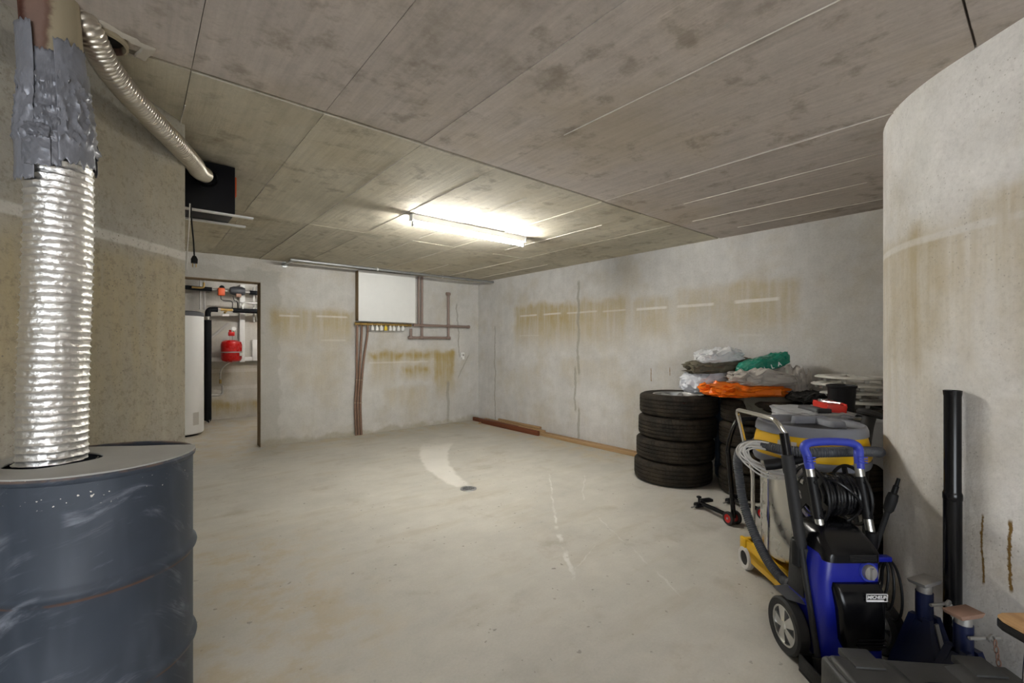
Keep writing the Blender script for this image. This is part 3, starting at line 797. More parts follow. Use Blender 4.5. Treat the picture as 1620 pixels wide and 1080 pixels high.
lp = thing_room('lower_pipe_line', 'black pipe line with brass valve at mid height in the boiler room', 'pipe line', (-3.4, 2.55, 1.90))
MB().cyl((.06, 0, 0), (1.3, 0, 0), .040, n=14).build('insulation', 'insulation', lp)
MB().cyl((-.17, 0, .01), (.08, 0, 0), .018, n=12).build('pipe', 'bare_steel', lp)
MB().cyl((-.12, 0, .005), (.05, 0, .005), .024, n=10).build('brass_valve', 'brass', lp)
MB().cyl((-.03, 0, .0), (-.07, -.05, -.05), .018, n=10).build('valve_branch', 'brass', lp)
MB().box(-.10, .0, -.02, .02, -.11, -.07).build('valve_handle', 'white_plastic', lp, bevel=.006)
MB().tube(spline([(.20, -.03, .03), (.20, -.03, .11), (.23, -.03, .14), (.28, -.03, .14), (.55, -.03, .14)], 6), .016, 10).build('bypass_pipe', 'bare_steel', lp)

rail = thing_room('wall_rail_frame', 'white steel rail frame on the boiler room wall behind the red vessel', 'rail frame', (-3.1, 2.84, 1.0))
MB().box(-.10, -.02, -.035, .055, .0, 1.38).build('upright', 'white_paint', rail, bevel=.003)
MB().box(-.66, .6, -.030, .055, .02, .09).build('crossbar', 'white_paint', rail, bevel=.003)
MB().box(.10, .22, -.040, .055, .02, .40).build('side_plate', 'white_paint', rail, bevel=.003)
for i, x in enumerate((-3.79, -3.73)):
    tag(MB().cyl((0, 0, 0), (0, 0, .50), .014, n=10).build('thin_pipe', 'bare_steel', None, (x, 2.72, 1.90)), ('left' if i == 0 else 'right') + ' thin steel pipe rising above the black insulated pipe', 'pipe', 'thin steel pipes')
for i, x in enumerate((-3.00, -2.945)):
    tag(MB().cyl((0, 0, 0), (0, 0, .62), .014, n=10).build('thin_pipe', 'bare_steel', None, (x, 2.70, 1.72 + i * .03)), ('left' if i == 0 else 'right') + ' thin steel pipe crossing the black lines near the door jamb', 'pipe', 'thin steel pipes')

ev = thing_room('expansion_vessel', 'round red heating expansion vessel on the boiler room wall', 'expansion vessel', (-3.358, 2.58, 1.01))
MB().lathe([(0, 0), (.08, .004), (.135, .025), (.156, .06), (.158, .30), (.145, .345), (.10, .372), (0, .382)], 40).build('vessel', 'red_paint', ev)
MB().lathe([(.1575, .165), (.162, .163), (.162, .183), (.1575, .181)], 40, closed=True).build('strap', 'bare_steel', ev)
MB().box(.10, .15, -.135, -.11, .11, .16).build('sticker', 'cable_grey', ev)
for x in (-.022, .018): MB().cyl((x, 0, .37), (x, 0, .47), .010, n=10).build('connector', 'bare_steel', ev)
MB().box(-.05, .045, -.03, .03, .45, .52).build('safety_group', 'red_paint', ev, bevel=.012)
MB().ball((-.02, 0, .535), .022, 12).build('valve_knob', 'red_paint', ev)
MB().lathe([(0, -.012), (.034, -.012), (.034, .012), (0, .012)], 20, 'y', (.03, -.03, .575)).build('gauge', 'gauge_face', ev)
MB().cyl((.03, -.01, .50), (.03, -.02, .56), .007, n=8).build('gauge_stem', 'brass', ev)
MB().tube(spline([(-.02, 0, .005), (-.10, .02, -.06), (-.155, .02, -.15), (-.16, .02, -.3)], 6), .013, 8).build('flexible_hose', 'steel', ev)
MB().cyl((-.16, .02, -.29), (-.16, .02, -.36), .018, n=10).build('hose_nut', 'brass', ev)
tag(MB().tube(spline([(0, 0, 0), (.02, 0, .06), (.12, 0, .16), (.30, 0, .34)], 6), .022, 8).build('wall_bracket_bar', 'cable_grey', None, (-3.66, 2.86, 1.35)), 'grey diagonal bar on the boiler room wall behind the vessel', 'bar')

# ---------------------------------------------------------------- floor drain
dr = thing_room('floor_drain', 'small round metal drain grate in the floor', 'drain', (-2.306, -3.073, 0))
MB().lathe([(.050, .0), (.075, .0), (.075, .004), (.070, .006), (.052, .006)], 32, closed=True).build('frame_ring', 'galvanised', dr)
MB().lathe([(0, .0005), (.052, .0005), (.052, .0015), (0, .0015)], 24).build('sump', 'dark_void', dr)
for r in (.044, .028): MB().lathe([(r - .006, .001), (r, .001), (r, .005), (r - .006, .005)], 28, closed=True).build('grate_ring', 'galvanised', dr)
for k in range(3):
    a = pi * k / 3; m = MB().box(-.052, .052, -.004, .004, .001, .0055); m.build('grate_bar', 'galvanised', dr, rot=(0, 0, a))

# ---------------------------------------------------------------- timber along the right wall
def plank(label, x0, x1, y0, y1, z0, z1, mat, name='plank', rz=0.0):
    cx, cy = (x0 + x1) / 2, (y0 + y1) / 2
    hx, hy = (x1 - x0) / 2, (y1 - y0) / 2
    return tag(MB().box(-hx, hx, -hy, hy, 0, z1 - z0).build(name, mat, None, (cx, cy, z0), (0, 0, rz), bevel=.003), label, 'plank', 'timber by the right wall')
plank('red-brown board lying on edge nearest the room, at the corner end', -.200, -.165, -1.74, -.30, 0, .070, 'wood_red')
plank('dark red board end sticking out in the room corner', -.150, -.105, -1.20, -.04, 0, .062, 'wood_red')
plank('short tan batten lying on top against the right wall', -.050, -.012, -1.62, -.62, .066, .096, 'wood_tan')
for i in range(4):
    x = -.150 + .036 * i
    plank(('front', 'second', 'third', 'rearmost')[i] + ' of the four long tan slats by the right wall', x, x + .031, -3.55 + .05 * i, (-1.22, -.15, -.12, -.10)[i] if i == 0 else (-.20 + .03 * i), 0.0, .034 if i else .046, 'wood_tan', 'slat') if i else plank('front of the four long tan slats by the right wall', x, x + .031, -3.55, -1.24, 0.0, .046, 'wood_tan', 'slat')
plank('tan slat stacked on the long slats by the right wall', -.092, -.052, -1.75, -.30, .0345, .066, 'wood_tan', 'slat')
tag(MB().box(-.035, .035, -.016, .016, 0, .012).build('wood_chip', 'wood_tan', None, (-.225, -.36, .004), (0, radians(-12), .5), bevel=.002), 'small pale wood offcut leaning at the red board end', 'wood offcut')

# ---------------------------------------------------------------- tyres
def tyre_mesh(R, W, rin):
    hw = W / 2
    pr = [(rin, -hw * .80), (rin + .012, -hw * .92), ((R + rin) / 2, -hw), (R - .035, -hw * .96), (R - .010, -hw * .84), (R - .002, -hw * .74)]
    zs = -hw * .74; edge = hw * .74
    grooves = [-.50, -.17, .17, .50]
    for g in grooves:
        z = g * hw
        pr += [(R, z - .0055), (R - .008, z - .0035), (R - .008, z + .0035), (R, z + .0055)]
    pr += [(R - .002, edge), (R - .010, hw * .84), (R - .035, hw * .96), ((R + rin) / 2, hw), (rin + .012, hw * .92), (rin, hw * .80), (rin - .01, 0)]
    return MB().lathe([(r, z + hw) for r, z in pr], 72, closed=True)
def rim_part(parent, R, W):
    m = MB()
    m.lathe([(R, .02), (R + .008, .012), (R + .008, W - .012), (R - .006, W - .014), (R - .012, W - .03), (R - .012, .02)], 48, closed=True)
    m.lathe([(0, W - .06), (.065, W - .06), (.070, W - .045), (.045, W - .03), (0, W - .03)], 24)
    for k in range(7):
        a = 2 * pi * k / 7; ca, sa = cos(a), sin(a)
        def pt(r, t, z): return (r * ca - t * sa, r * sa + t * ca, z)
        m.hexa([pt(.05, -.026, W - .075), pt(R - .004, -.018, W - .055), pt(R - .004, .018, W - .055), pt(.05, .026, W - .075),
                pt(.05, -.020, W - .045), pt(R - .004, -.014, W - .022), pt(R - .004, .014, W - .022), pt(.05, .020, W - .045)])
    return m.build('rim', 'rim_silver', parent)
def tyre_stack(X, D, R, W, n, names, drift, group, rin=.235):
    proto = None; zz = 0
    for i in range(n):
        loc = P(X + drift[i][0], D + drift[i][1], zz)
        if proto is None:
            o = tyre_mesh(R, W, rin).build('car_tyre', 'tyre_rubber'); rim_part(o, rin - .006, W); proto = o
        else: o = copy_tree(proto)
        o.location = loc; o.rotation_euler = (0, 0, .4 * i + .1)
        tag(o, names[i], 'tyre', group)
        zz += W + .0005
    return zz
z1 = tyre_stack(1.585, 4.43, .362, .208, 4, ['bottom car tyre of the front stack standing clear by the planks', 'second car tyre from the floor in the front stack by the planks', 'third car tyre from the floor in the front stack by the planks', 'top car tyre with alloy rim in the front stack by the planks'],
    [(-.010, 0), (.012, .005), (.035, .01), (.050, .02)], 'tyres in the front stack')
z2 = tyre_stack(2.172, 3.985, .318, .208, 4, ['bottom car tyre in the stack under the orange tarp', 'second car tyre from the floor in the stack under the orange tarp', 'third car tyre from the floor in the stack under the orange tarp', 'top car tyre right under the orange tarp'],
    [(0, 0), (.01, -.01), (.005, 0), (.015, -.01)], 'tyres under the orange tarp', .20)
z3 = tyre_stack(2.640, 3.515, .318, .208, 4, ['bottom car tyre in the stack under the hubcaps', 'second car tyre from the floor in the stack under the hubcaps', 'third car tyre from the floor in the stack under the hubcaps', 'top car tyre right under the hubcaps'],
    [(0, 0), (.0, .01), (.005, 0), (-.005, 0)], 'tyres under the hubcaps', .20)
z4 = tyre_stack(2.12, 3.02, .318, .200, 4, ['bottom car tyre in the stack behind the yellow vacuum', 'second car tyre from the floor behind the yellow vacuum', 'third car tyre from the floor behind the yellow vacuum', 'top car tyre under the grey sheet behind the yellow vacuum'],
    [(0, 0), (.0, .01), (.01, 0), (0, 0)], 'tyres behind the vacuum', .20)

# ---------------------------------------------------------------- cloth bundles on the tyres
def lump(name, mat, label, cat, X, D, z, size, rz=0.0, seed=0, e1=.55, e2=.6, amp=.05, freq=3.0, tilt=(0, 0), layers=0, sag=None, group='clothes and bags piled on the tyres', parent=None):
    sx, sy, sz = size; nu, nv = 130, 56; loops = []
    def sp(v, e): return math.copysign(abs(v) ** e, v)
    m = MB()
    for j in range(nv + 1):
        t = -pi / 2 + pi * (.02 + .96 * j / nv); l = []
        for i in range(nu):
            a = 2 * pi * i / nu
            x = sp(cos(t), e1) * sp(cos(a), e2); y = sp(cos(t), e1) * sp(sin(a), e2); zz = sp(sin(t), e1)
            q = Vector((x * 1.6 + seed * 3.1, y * 1.6 + seed, zz * 1.2))
            rg = lambda v: (1 - abs(noise.noise(v))) ** 5
            d = 1 + amp * 1.8 * noise.noise(q * freq * .6) + amp * 1.3 * rg(q * freq * .55 + Vector((5, 1, 2))) + amp * .6 * rg(q * freq * 1.2) + amp * .12 * noise.noise(q * freq * 5) - amp * .6
            if layers: d += .05 * abs(sin(zz * pi * layers / 2)) - .03
            vx, vy = x * sx / 2 * d, y * sy / 2 * d
            vz = (zz * .5 + .5) * sz
            if zz > -.2: vz += sz * amp * (2.2 * noise.noise(Vector((x * 2 + seed, y * 2, seed))) + 2.6 * rg(Vector((x * freq * .5 + seed * 2, y * freq * .35, 3))) + 1.3 * rg(Vector((x * freq * .5 - y * freq * .8, seed, 9))) - 1.1)
            vz += tilt[0] * vx + tilt[1] * vy
            if sag: vz += sag(vx, vy)
            l.append((vx, vy, vz))
        loops.append(l)
    m.loft(loops)
    o = m.build(name, mat, None, P(X, D, z), (0, 0, -YAW + rz), smooth=50)
    return tag(o, label, cat, group)
ZT = z1
lump('cloth_sheet', 'cloth_dark_olive', 'dark olive sheet hanging over the tyre edge below the orange tarp', 'cloth', 2.16, 3.90, z2 - .004, (.46, .52, .035), 0.05, 11, .4, .35, .05, 3, sag=lambda x, y: -max(0, -.12 - y) * 1.1)
lump('folded_tarp', 'tarp_orange', 'crumpled bright orange tarp folded on the tyre stack', 'tarp', 2.06, 3.99, z2 + .020, (.68, .44, .10), .10, 2, .45, .5, .10, 4.5, layers=3)
lump('white_bag', 'bag_white', 'plump white plastic bag lying across the front tyre stack', 'bag', 1.865, 4.27, z1 + .018, (.52, .34, .215), .12, 4, .75, .8, .06, 3.5, tilt=(.10, 0))
lump('folded_jacket', 'cloth_beige', 'beige jacket with sleeve crumpled on the orange tarp', 'jacket', 2.165, 3.90, z2 + .115, (.54, .34, .13), -.06, 5, .7, .7, .10, 3.0)
lump('jacket_sleeve_bundle', 'cloth_beige', 'beige cloth end drooping at the right of the jacket', 'cloth', 2.42, 3.86, z2 + .03, (.17, .22, .21), .2, 15, .6, .6, .10, 3.5)
lump('olive_jacket', 'cloth_olive', 'folded olive-brown jacket lying on the white bag', 'jacket', 1.965, 4.235, z1 + .215, (.62, .28, .10), .16, 6, .5, .5, .11, 4, tilt=(.07, 0), layers=3)
lump('white_shirt', 'cloth_white', 'white folded cloth on top of the pile', 'cloth', 1.92, 4.20, z1 + .300, (.40, .23, .12), .10, 7, .6, .55, .09, 3.5, tilt=(.06, 0), layers=2)
gb = lump('green_bag', 'bag_green', 'shiny green plastic bag with white letters on the pile', 'bag', 2.20, 3.97, z2 + .235, (.40, .20, .12), .02, 9, .45, .45, .05, 3.5, tilt=(.30, 0))
lump('black_bundle', 'cloth_black', 'black cloth bundle on the tyres right of the orange tarp', 'cloth', 2.47, 3.70, z2 + .002, (.36, .30, .075), .2, 12, .6, .6, .08, 3.5)
lump('blue_plastic_roll', 'plastic_blue', 'crumpled dark blue plastic wrap standing between two tyre stacks', 'plastic wrap', 2.040, 4.40, 0.0, (.10, .10, .80), 0, 13, .35, .8, .10, 8, group='wraps beside the tyres')

def text_mesh(txt, size, mat, parent, loc, rot, shear=0.0, ext=.0006, name='lettering', bold=0.0):
    cu = bpy.data.curves.new('txt', 'FONT'); cu.body = txt; cu.size = size; cu.shear = shear; cu.extrude = ext
    cu.offset = bold; cu.align_x = 'CENTER'; cu.align_y = 'CENTER'; cu.resolution_u = 3
    to = bpy.data.objects.new('txt', cu); COL.objects.link(to)
    dg = bpy.context.evaluated_depsgraph_get()
    me = bpy.data.meshes.new_from_object(to.evaluated_get(dg)); bpy.data.objects.remove(to)
    me.name = name; me.materials.clear(); me.materials.append(MATS[mat])
    o = bpy.data.objects.new(name, me); COL.objects.link(o); o.parent = parent; o.location = loc; o.rotation_euler = rot
    return o
for ch, lx_, lz_ in (('A', -.105, .005), ('L', -.035, .028), ('L', .025, .048), ('A', .085, .070)):
    text_mesh(ch, .050, 'lettering_white', gb, (lx_, -.113, lz_), (radians(80), radians(-14), 0), name='letter', bold=.001)

# grey sheet over the stack behind the vacuum
m = MB(); n = 60; g = []
for j in range(n + 1):
    for i in range(n + 1):
        x, y = -.44 + .88 * i / n, -.42 + .84 * j / n
        r = math.hypot(x, y); z = .012
        over = max(0, r - .325)
        z -= over * 2.4 * (1 if x > -.2 else .35)
        z += .014 * noise.noise((x * 9, y * 9, 1)) + .010 * abs(noise.noise((x * 5, y * 16, 4))) + .01
        k_ = 1 - .22 * min(1, over / .1)
        if z < .004 and over == 0: z = .004
        g.append((x * k_, y * k_, z))
W = n + 1
m.add(g, [(j * W + i, j * W + i + 1, (j + 1) * W + i + 1, (j + 1) * W + i) for j in range(n) for i in range(n)])
sh = m.build('grey_sheet', 'tarp_grey', None, P(2.12, 3.02, z4), PR, smooth=50)
sm = sh.modifiers.new('solid', 'SOLIDIFY'); sm.thickness = .004; sm.offset = 1
tag(sh, 'dirty grey plastic sheet draped over the tyres behind the vacuum', 'sheet')
lump('folded_grey_cloth', 'tarp_grey', 'stack of folded grey cloth left of the red socket case', 'cloth', 1.985, 3.00, z4 + .022, (.36, .42, .055), -.1, 21, .3, .3, .05, 4, layers=5, group='things on the grey sheet')

# socket case, metal block, wrench, pot
zt4 = z4 + .028
tb = thing('socket_case', 'open red plastic socket case with chrome sockets', 'tool case', 2.06, 2.93, zt4 + .040, radians(-14))
MB().hexa([(-.052, -.11, 0), (.052, -.11, 0), (.052, .11, 0), (-.052, .11, 0), (-.058, -.116, .050), (.058, -.116, .050), (.058, .116, .050), (-.058, .116, .050)]).build('tray', 'red_plastic', tb, bevel=.006)
for s in (-1, 1): MB().box(s * .052 - .004, s * .052 + .004, -.11, .11, .048, .062).build('rim_wall', 'red_plastic', tb, bevel=.002)
MB().box(-.05, .05, .102, .112, .048, .062).build('rim_wall', 'red_plastic', tb, bevel=.002)
for k in range(4): MB().cyl((-.03 + .02 * k, .075 - .01 * k, .048), (-.03 + .02 * k, .075 - .01 * k, .070), .009, n=10).build('socket', 'chrome', tb)
MB().tube([(-.030, .03, .062), (.034, -.075, .062)], .007, 8).build('ratchet_handle', 'chrome', tb)
MB().cyl((-.034, .036, .052), (-.034, .036, .076), .016, n=14).build('ratchet_head', 'chrome', tb)
bk = thing('metal_block', 'dark grey rectangular bar beside the red socket case', 'bar', 1.955, 2.93, zt4 + .045, radians(-4))
MB().hexa([(-.04, -.11, 0), (.04, -.11, 0), (.04, .11, 0), (-.04, .11, 0), (-.034, -.10, .026), (.034, -.10, .026), (.034, .11, .026), (-.034, .11, .026)]).build('bar_body', 'dark_grey_plastic', bk, bevel=.006)
MB().box(-.042, .042, -.125, -.10, .002, .030).build('end_cap', 'dusty_black', bk, bevel=.006)
wr = thing('torque_wrench', 'long chrome wrench lying on the grey sheet', 'wrench', 2.12, 2.86, zt4 + .018, radians(-3))
MB().cyl((-.04, 0, .012), (.10, 0, .010), .014, n=12).build('grip', 'dark_grey_plastic', wr)
MB().cyl((.10, 0, .010), (.235, 0, .008), .0075, n=10).build('shaft', 'chrome', wr)
MB().ball((.242, 0, .010), .015, 12).build('head', 'chrome', wr)
tag(MB().box(-.035, .035, -.025, .025, 0, .002).build('paper_scrap', 'cardboard', None, P(2.15, 2.79, zt4 + .012), (0, 0, -YAW + .2)), 'small pale paper scrap on the grey sheet', 'paper')
pot = thing('black_pot', 'black round plastic pot in front of the hubcaps', 'pot', 2.285, 3.13, zt4 + .012)
MB().lathe([(0, 0), (.074, 0), (.082, .165), (.090, .168), (.090, .182), (.082, .184), (.076, .165), (.070, .01), (0, .01)], 36).build('pot_body', 'black_plastic', pot)

# hubcaps
def hubcap(label, X, D, z, tilt):
    t = thing('hubcap', label, 'hubcap', X, D, z, random.random() * 3, 'stacked hubcaps')
    t.rotation_euler.x = tilt[0]; t.rotation_euler.y = tilt[1]
    Ro = .235
    MB().lathe([(Ro - .022, .020), (Ro, .012), (Ro + .003, .016), (Ro, .022), (Ro - .022, .032)], 48, closed=True).build('outer_ring', 'hubcap_silver', t)
    MB().lathe([(0, .045), (.062, .042), (.075, .030), (.065, .026), (0, .034)], 28).build('centre', 'hubcap_silver', t)
    for k in range(9):
        a = 2 * pi * k / 9; ca, sa = cos(a), sin(a)
        def pt(r, q, z_): return (r * ca - q * sa, r * sa + q * ca, z_)
        MB().hexa([pt(.06, -.012, .026), pt(Ro - .01, -.040, .016), pt(Ro - .01, .040, .016), pt(.06, .012, .026), pt(.06, -.012, .040), pt(Ro - .01, -.036, .028), pt(Ro - .01, .036, .028), pt(.06, .012, .040)]).build('spoke', 'hubcap_silver', t)
        a += .35; ca, sa = cos(a), sin(a)
        MB().hexa([pt(.195, -.014, -.012), pt(.205, -.014, -.012), pt(.205, .014, -.012), pt(.195, .014, -.012), pt(.192, -.014, .024), pt(.205, -.014, .022), pt(.205, .014, .022), pt(.192, .014, .024)]).build('clip', 'rim_silver', t)
    return t
random.seed(11)
hubcap('lowest hubcap of the silver stack, lying on the tyre', 2.66, 3.52, z3 + .014, (0, 0))
hubcap('second hubcap from the bottom, shifted to the right', 2.67, 3.50, z3 + .075, (.02, .05))
hubcap('third silver hubcap, jutting out to the left of the stack', 2.60, 3.50, z3 + .142, (.0, -.02))
hubcap('topmost silver hubcap of the stack', 2.63, 3.50, z3 + .198, (.02, .0))

# ---------------------------------------------------------------- motorcycle paddock stand
ps = thing('paddock_stand', 'black tubular motorcycle stand with small red wheels', 'motorcycle stand', 1.60, 3.28, 0, 0)
off = Vector((.30, .10, 0))
def bent(o0):
    return [Vector((.012, 0, .05)) + o0, Vector((-.010, -.005, .28)) + o0, Vector((-.028, .0, .50)) + o0, Vector((-.028, .005, .55)) + o0, Vector((.0, .02, .64)) + o0]
hpts = bent(Vector((0, 0, 0))) + [Vector((.035, .03, .72)), Vector((.075, .04, .755)), Vector((.20, .08, .755)), Vector((.26, .09, .735))] + [p for p in reversed(bent(off))]
MB().tube(spline(hpts, 6), .0165, 12).build('handle_frame', 'black_gloss', ps)
dirn = Vector((-.10, .30, 0)).normalized()
side = Vector((.30, .10, 0)).normalized()
for k, o0 in enumerate((Vector((0, 0, 0)), off)):
    MB().cyl(o0 + Vector((0, 0, .052)), o0 + dirn * .32 + Vector((0, 0, .048)), .0155, n=12).build('floor_arm', 'black_gloss', ps)
    e = o0 + dirn * .34
    MB().cyl(e + Vector((0, 0, .028)) - side * .035, e + Vector((0, 0, .028)) + side * .035, .022, n=12).build('arm_clamp', 'black_plastic', ps)
    MB().cyl(e + Vector((0, 0, .04)), e + Vector((0, 0, .085)), .008, n=8).build('clamp_screw', 'black_plastic', ps)
    kb = MB(); kb.ball(e + Vector((0, 0, .090)), .017, 12, (1.2, 1.2, .6)); kb.build('knob', 'black_plastic', ps)
    q = e + side * .075
    MB().box(-.045, .045, -.025, .025, 0, .022).build('support_pad', 'black_plastic', ps, q + Vector((0, 0, .045)), (0, 0, .32), bevel=.004)
    MB().cyl(e - side * .03 + Vector((0, 0, .02)), e - side * .075 + Vector((0, 0, .015)), .006, n=8).build('axle_pin', 'bare_steel', ps)
    for sgn in (-1, 1):
        c = o0 + side * (.034 * sgn) + Vector((.0, 0, .048))
        ang = math.atan2(side.y, side.x)
        wh = MB().lathe([(.030, -.011), (.044, -.012), (.048, -.007), (.048, .007), (.044, .012), (.030, .011)], 28, 'x', closed=True).build('wheel', 'rubber', ps, c, (0, 0, ang))
        MB().lathe([(0, -.010), (.031, -.010), (.031, .010), (0, .010)], 24, 'x').build('wheel_disc', 'red_paint', wh)
        MB().lathe([(0, -.014), (.008, -.014), (.008, .014), (0, .014)], 12, 'x').build('axle_cap', 'bare_steel', wh)

# ---------------------------------------------------------------- yellow wet-and-dry vacuum on trolley
va = thing('wet_dry_vacuum', 'yellow and grey wet-and-dry vacuum with steel tank on a trolley', 'vacuum cleaner', 1.60, 2.43)
MB().lathe([(0, .165), (.20, .165), (.222, .18), (.226, .20), (.226, .66), (.232, .69), (0, .69)], 64).build('tank', 'steel', va)
def oval(r, z, n=64, k=1.0): return [(r * cos(2 * pi * i / n), r * k * sin(2 * pi * i / n), z) for i in range(n)]
MB().loft([oval(.236, .676), oval(.262, .684), oval(.268, .70), oval(.268, .722), oval(.258, .728)]).build('clamp_band', 'vac_grey', va)
MB().loft([oval(.262, .722), oval(.268, .735), oval(.258, .80), oval(.248, .842)]).build('head_cover', 'vac_yellow', va)
MB().loft([oval(.249, .840), oval(.256, .842), oval(.254, .868), oval(.246, .888), oval(.236, .892), oval(.222, .886), oval(.205, .858), oval(.02, .854)], caps=True).build('top_ring', 'vac_grey', va)
MB().loft([rrect(-.13, .14, -.11, .08, .04, .852), rrect(-.13, .14, -.11, .08, .04, .866)]).build('top_recess', 'black_plastic', va)
MB().loft([rrect(-.03, .165, .075, .125, .015, .855), rrect(-.025, .16, .08, .12, .015, .905)]).build('carry_handle', 'vac_grey', va, bevel=.006)
MB().loft([rrect(.08, .17, -.06, .12, .02, .855), rrect(.09, .165, -.05, .115, .02, .898)]).build('switch_housing', 'vac_grey', va, bevel=.006)
em = MB(); g = []
for j in range(7):
    for i in range(11):
        a = radians(205 + 20 * i / 10); z = .765 + .05 * j / 6; r = .268 - (z - .735) / .065 * .010 + .0015
        g.append((r * cos(a), r * sin(a), z))
em.add(g, [(j * 11 + i, j * 11 + i + 1, (j + 1) * 11 + i + 1, (j + 1) * 11 + i) for j in range(6) for i in range(10)]).build('label_sticker', 'cable_grey', va)
em = MB(); em.lathe([(0, -.01), (.055, -.006), (.060, .0), (.055, .012), (0, .012)], 24, 'y')
for s in (-40, 20):
    a = radians(-90 + s)
    MB().box(-.018, .018, -.010, .012, 0, .10).build('latch', 'vac_grey', va, (.262 * cos(a), .262 * sin(a), .64), (0, 0, a + pi / 2), bevel=.004)
# trolley
tx0, tx1, ty0, ty1 = -.245, .12, -.29, .255
MB().box(tx0, tx1, ty0, ty1, .085, .135).box(tx0, tx0 + .03, ty0, ty1, .060, .168).box(tx1 - .03, tx1, ty0, ty1, .060, .168).build('trolley_base', 'vac_yellow', va, bevel=.008)
MB().box(tx0 + .03, tx1 - .03, ty0, ty0 + .03, .07, .165).build('cross_beam', 'vac_yellow', va, bevel=.006)
MB().box(tx0 + .03, tx1 - .03, ty1 - .03, ty1, .07, .165).build('cross_beam', 'vac_yellow', va, bevel=.006)
for (x, y) in ((tx0 + .02, ty1 - .06), (tx0 + .02, ty0 + .04), (tx1 - .03, ty1 - .06), (tx1 - .03, ty0 + .06)):
    wh = MB().lathe([(.040, -.016), (.060, -.018), (.066, -.010), (.066, .010), (.060, .018), (.040, .016)], 32, 'x', closed=True).build('caster_wheel', 'cable_grey', va, (x - .012, y, .066))
    MB().lathe([(0, -.012), (.042, -.012), (.042, .012), (0, .012)], 24, 'x').build('wheel_disc', 'black_plastic', wh)
for y in (ty1 - .045, ty0 + .10): MB().box(tx0 - .008, tx0 + .012, y - .03, y + .03, .105, .178).build('handle_socket', 'vac_yellow', va, bevel=.006)
hp = [(-.188, .215, .12), (-.188, .215, .40), (-.192, .215, .56), (-.225, .215, .68), (-.268, .213, .86), (-.283, .205, .905), (-.295, .17, .925), (-.300, .10, .930), (-.305, -.16, .935), (-.303, -.215, .925), (-.292, -.24, .895), (-.265, -.245, .84), (-.235, -.22, .70), (-.205, -.19, .56), (-.200, -.19, .40), (-.200, -.19, .12)]
MB().tube(spline(hp, 6), .0115, 12).build('push_handle', 'chrome', va)
for (x, y) in ((-.205, .095), (-.228, -.01)): MB().cyl((x, y, .17), (x, y, .66), .006, n=8).build('tie_rod', 'chrome', va)
# corrugated hose (its own thing, hung round the machine)
hz = spline([(.24, -.16, .76), (.17, -.25, .785), (.03, -.305, .80), (-.10, -.315, .80), (-.20, -.30, .795), (-.28, -.22, .79), (-.325, -.08, .785), (-.335, .04, .745), (-.335, .10, .66), (-.325, .10, .56), (-.325, .06, .44), (-.32, -.03, .32), (-.315, -.15, .225), (-.315, -.28, .19), (-.325, -.38, .21)], 40)
hz = [Vector(p) for p in hz]
acc = [0]
for a, c in zip(hz, hz[1:]): acc.append(acc[-1] + (c - a).length)
pts2, rs2, k = [], [], 0
for i in range(int(acc[-1] / .0022)):
    s_ = i * .0022
    while acc[k + 1] < s_: k += 1
    pts2.append(hz[k].lerp(hz[k + 1], (s_ - acc[k]) / (acc[k + 1] - acc[k]))); rs2.append(.0222 + .0022 * sin(2 * pi * s_ / .0105))
tag(MB().tube(pts2, rs2, 18).build('suction_hose', 'hose_grey', None, P(1.60, 2.43, 0), PR, smooth=60), 'grey corrugated suction hose looped round the yellow vacuum', 'hose')
tag(MB().tube(spline([(0, 0, 0), (.05, -.02, .012), (.14, -.03, .035), (.26, -.01, .065)], 8), [.026] * 10 + [.022] * 15, 16).build('hose_cuff', 'black_plastic', None, P(1.235, 2.205, .715), PR), 'black rigid hose end resting on the white cable coil', 'hose end')
# white cable coil hung over the handle, its loops facing the passage
random.seed(5)
coil = []
for tnum in range(11):
    rx, rz_ = .118 + random.uniform(-.02, .022), .070 + random.uniform(-.024, .016)
    oz = random.uniform(-.012, .012); ph = random.uniform(-.6, .6); cxo = random.uniform(-.018, .018)
    for i in range(14):
        a = 2 * pi * (i / 14)
        coil.append((rx * cos(a) + cxo, .022 * sin(a + ph) + .004 * tnum - .02, rz_ * sin(a) + oz - .22 * rx * cos(a) + .010 * noise.noise((a, tnum, 0))))
tag(MB().tube(spline(coil, 4), .0042, 7).build('cable_coil', 'cable_grey', None, P(1.292, 2.265, .728), (0, 0, -YAW - .50)), 'coil of pale grey cable hung over the chrome handle', 'cable')
# dark floor nozzle standing at the wall behind the vacuum
fn = thing('floor_nozzle_tube', 'black vacuum tube with flared end leaning at the curved wall corner', 'vacuum tube', 2.12, 2.86 - .16, 0, 0)
MB().tube(spline([(-.06, -.02, .0), (-.05, -.02, .3), (-.03, -.01, .62), (.0, .0, .80), (.03, .01, .885)], 8), .034, 18).build('tube', 'dusty_black', fn)
MB().lathe([(.0, .0), (.062, .0), (.068, .012), (.060, .030), (.040, .036), (.0, .036)], 28).build('flange', 'dusty_black', fn, (.025, .01, .875), (0, .3, 0))

# ---------------------------------------------------------------- blue pressure washer
wa = thing('pressure_washer', 'blue and black pressure washer with hose reel in front of the yellow vacuum', 'pressure washer', 1.40, 1.89)
def sec(z, x0, x1, y0, y1, r): return rrect(x0, x1, y0, y1, r, z, 6)
MB().loft([sec(.045, -.128, .095, -.125, .11, .03), sec(.07, -.136, .105, -.140, .12, .035), sec(.20, -.136, .104, -.135, .115, .035), sec(.34, -.135, .103, -.125, .11, .035), sec(.40, -.125, .104, -.122, .105, .035), sec(.445, -.113, .102, -.108, .095, .035), sec(.455, -.095, .09, -.07, .08, .03)]).build('body', 'washer_blue', wa, smooth=40)
